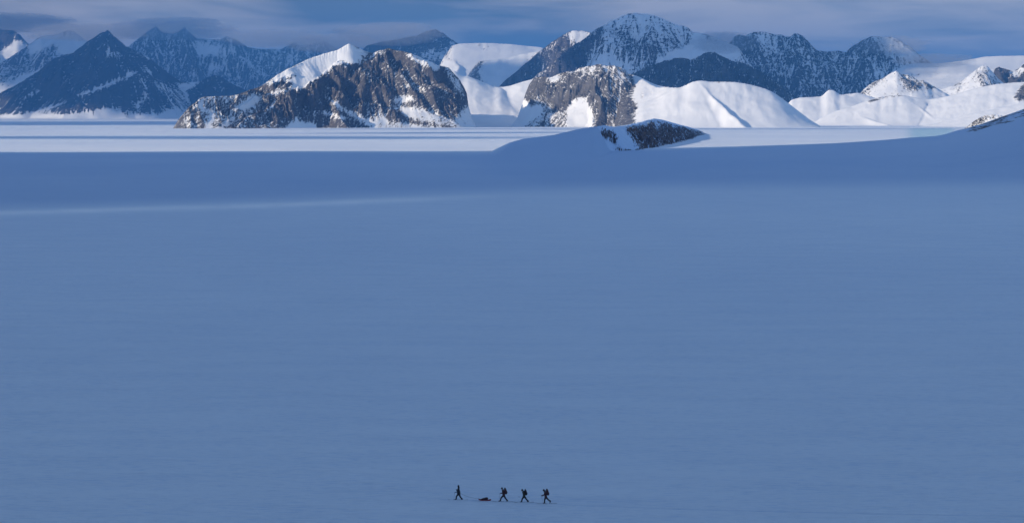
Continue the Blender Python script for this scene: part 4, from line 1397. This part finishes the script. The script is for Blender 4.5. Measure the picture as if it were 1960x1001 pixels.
# shallow ski track pressed into the snow along their line
def track():
    pts = [(840, 955.3), (878, 956.3), (928, 958.0), (964, 959.5), (1003, 961.0), (1044, 963.4), (1100, 966), (1300, 974), (1600, 981), (2050, 990)]
    wp = [ray_ground(*p) for p in pts]
    xs = np.arange(wp[0][0], wp[-1][0], 0.25)
    ys = np.interp(xs, [p[0] for p in wp], [p[1] for p in wp]) + 0.12 * fbm(xs / 6.0, xs * 0, 2, 4)
    offs = np.array([-0.42, -0.26, -0.19, -0.15, -0.12, -0.05, -0.02, 0.05, 0.08, 0.12, 0.15, 0.22, 0.26, 0.42])
    hs = np.array([-0.03, 0.016, 0.034, 0.028, 0.004, 0.004, 0.022, 0.028, 0.022, 0.004, 0.004, 0.028, 0.016, -0.03])
    X, O = np.meshgrid(xs, offs, indexing='ij')
    Y = ys[:, None] + O
    Z = ground_z(X, Y) + hs[None, :] + 0.012 * fbm(X / 0.5, Y / 0.3, 3, 12) * (np.abs(O) > 0.1)
    # ground sheet is coarser than the track: lift it just clear
    o = grid_mesh("ski_track", X[:, ::-1], Y[:, ::-1], Z[:, ::-1] + 0.01, mat_ground, {'rock': X * 0 - 3, 'ice': X * 0, 'shade_track_tint': X * 0 + 0.22, 'pale': X * 0})
    tag(o, kind='structure', label='shallow ski track pressed into the snow under the travellers', cat='ski track')


track()

# ------------------------------------------------------------------ haze
def haze():
    me = bpy.data.meshes.new("haze")
    bm = bmesh.new()
    bmesh.ops.create_cube(bm, size=1.0)
    bm.to_mesh(me)
    bm.free()
    o = bpy.data.objects.new("haze", me)
    COL.objects.link(o)
    o.scale = (130000, 130000, 1390)
    o.location = (0, 0, 645)
    m = bpy.data.materials.new("haze_air")
    m.use_nodes = True
    nt = m.node_tree
    nt.nodes.clear()
    out = nd(nt, 'ShaderNodeOutputMaterial')
    v = nd(nt, 'ShaderNodeVolumePrincipled')
    v.inputs['Color'].default_value = (0.09, 0.34, 0.84, 1)
    v.inputs['Density'].default_value = 3.9e-5
    v.inputs['Anisotropy'].default_value = 0.0
    nt.links.new(v.outputs[0], out.inputs['Volume'])
    me.materials.append(m)
    tag(o, kind='stuff', label='thin blue air haze over the whole plain', cat='haze')


haze()


def mist(label, px, py, Y, rx, ry, rz, dens, seed):
    """soft bank of cloud lying round a summit: a lumpy closed body filled with thin mist"""
    cx, cy, cz = unproj(px, py, float(Y))
    u = np.linspace(0, 2 * math.pi, 65)
    v = np.linspace(-math.pi / 2, math.pi / 2, 30)
    V, U = np.meshgrid(v, u, indexing='ij')
    dx, dy, dz = np.cos(V) * np.cos(U), np.cos(V) * np.sin(U), np.sin(V)
    r = 1 + 0.55 * fbm(dx * 1.6 + seed, dz * 3.0 + dy, 4, seed, 0.55) * np.cos(V)
    o = grid_mesh("mist", cx + dx * r * rx, cy + dy * r * ry, cz + dz * r * rz, mist_mat(dens))
    tag(o, label, 'mist', kind='stuff')


def mist_mat(dens):
    m = bpy.data.materials.new("mist_air")
    m.use_nodes = True
    nt = m.node_tree
    nt.nodes.clear()
    out = nd(nt, 'ShaderNodeOutputMaterial')
    v = nd(nt, 'ShaderNodeVolumePrincipled')
    v.inputs['Color'].default_value = (0.60, 0.64, 0.74, 1)
    v.inputs['Density'].default_value = dens
    nt.links.new(v.outputs[0], out.inputs['Volume'])
    return m


mist('mist round the tops left of the pyramid peak', 165, 62, 22800, 520, 300, 85, 0.0020, 3)
mist('mist on the far left crags', 20, 44, 24000, 560, 300, 95, 0.0022, 5)
mist('mist veiling the jagged wall behind the pyramid', 330, 56, 23800, 620, 300, 105, 0.0018, 7)
mist('mist along the ridge behind the snow face', 520, 74, 23600, 520, 300, 80, 0.0016, 8)
mist('mist lying on the dark shoulder behind the snow face', 640, 84, 23500, 460, 300, 90, 0.0022, 9)
mist('mist beside the great frosted massif', 1385, 82, 14200, 190, 160, 60, 0.0024, 11)
mist('mist blowing off the right hand peak', 1710, 88, 14600, 200, 160, 55, 0.0020, 13)
mist('mist over the broad shadowed summit', 750, 66, 20000, 420, 250, 90, 0.0018, 15)
mist('low mist at the foot of the right hand peak', 1790, 116, 14500, 220, 200, 40, 0.0018, 17)
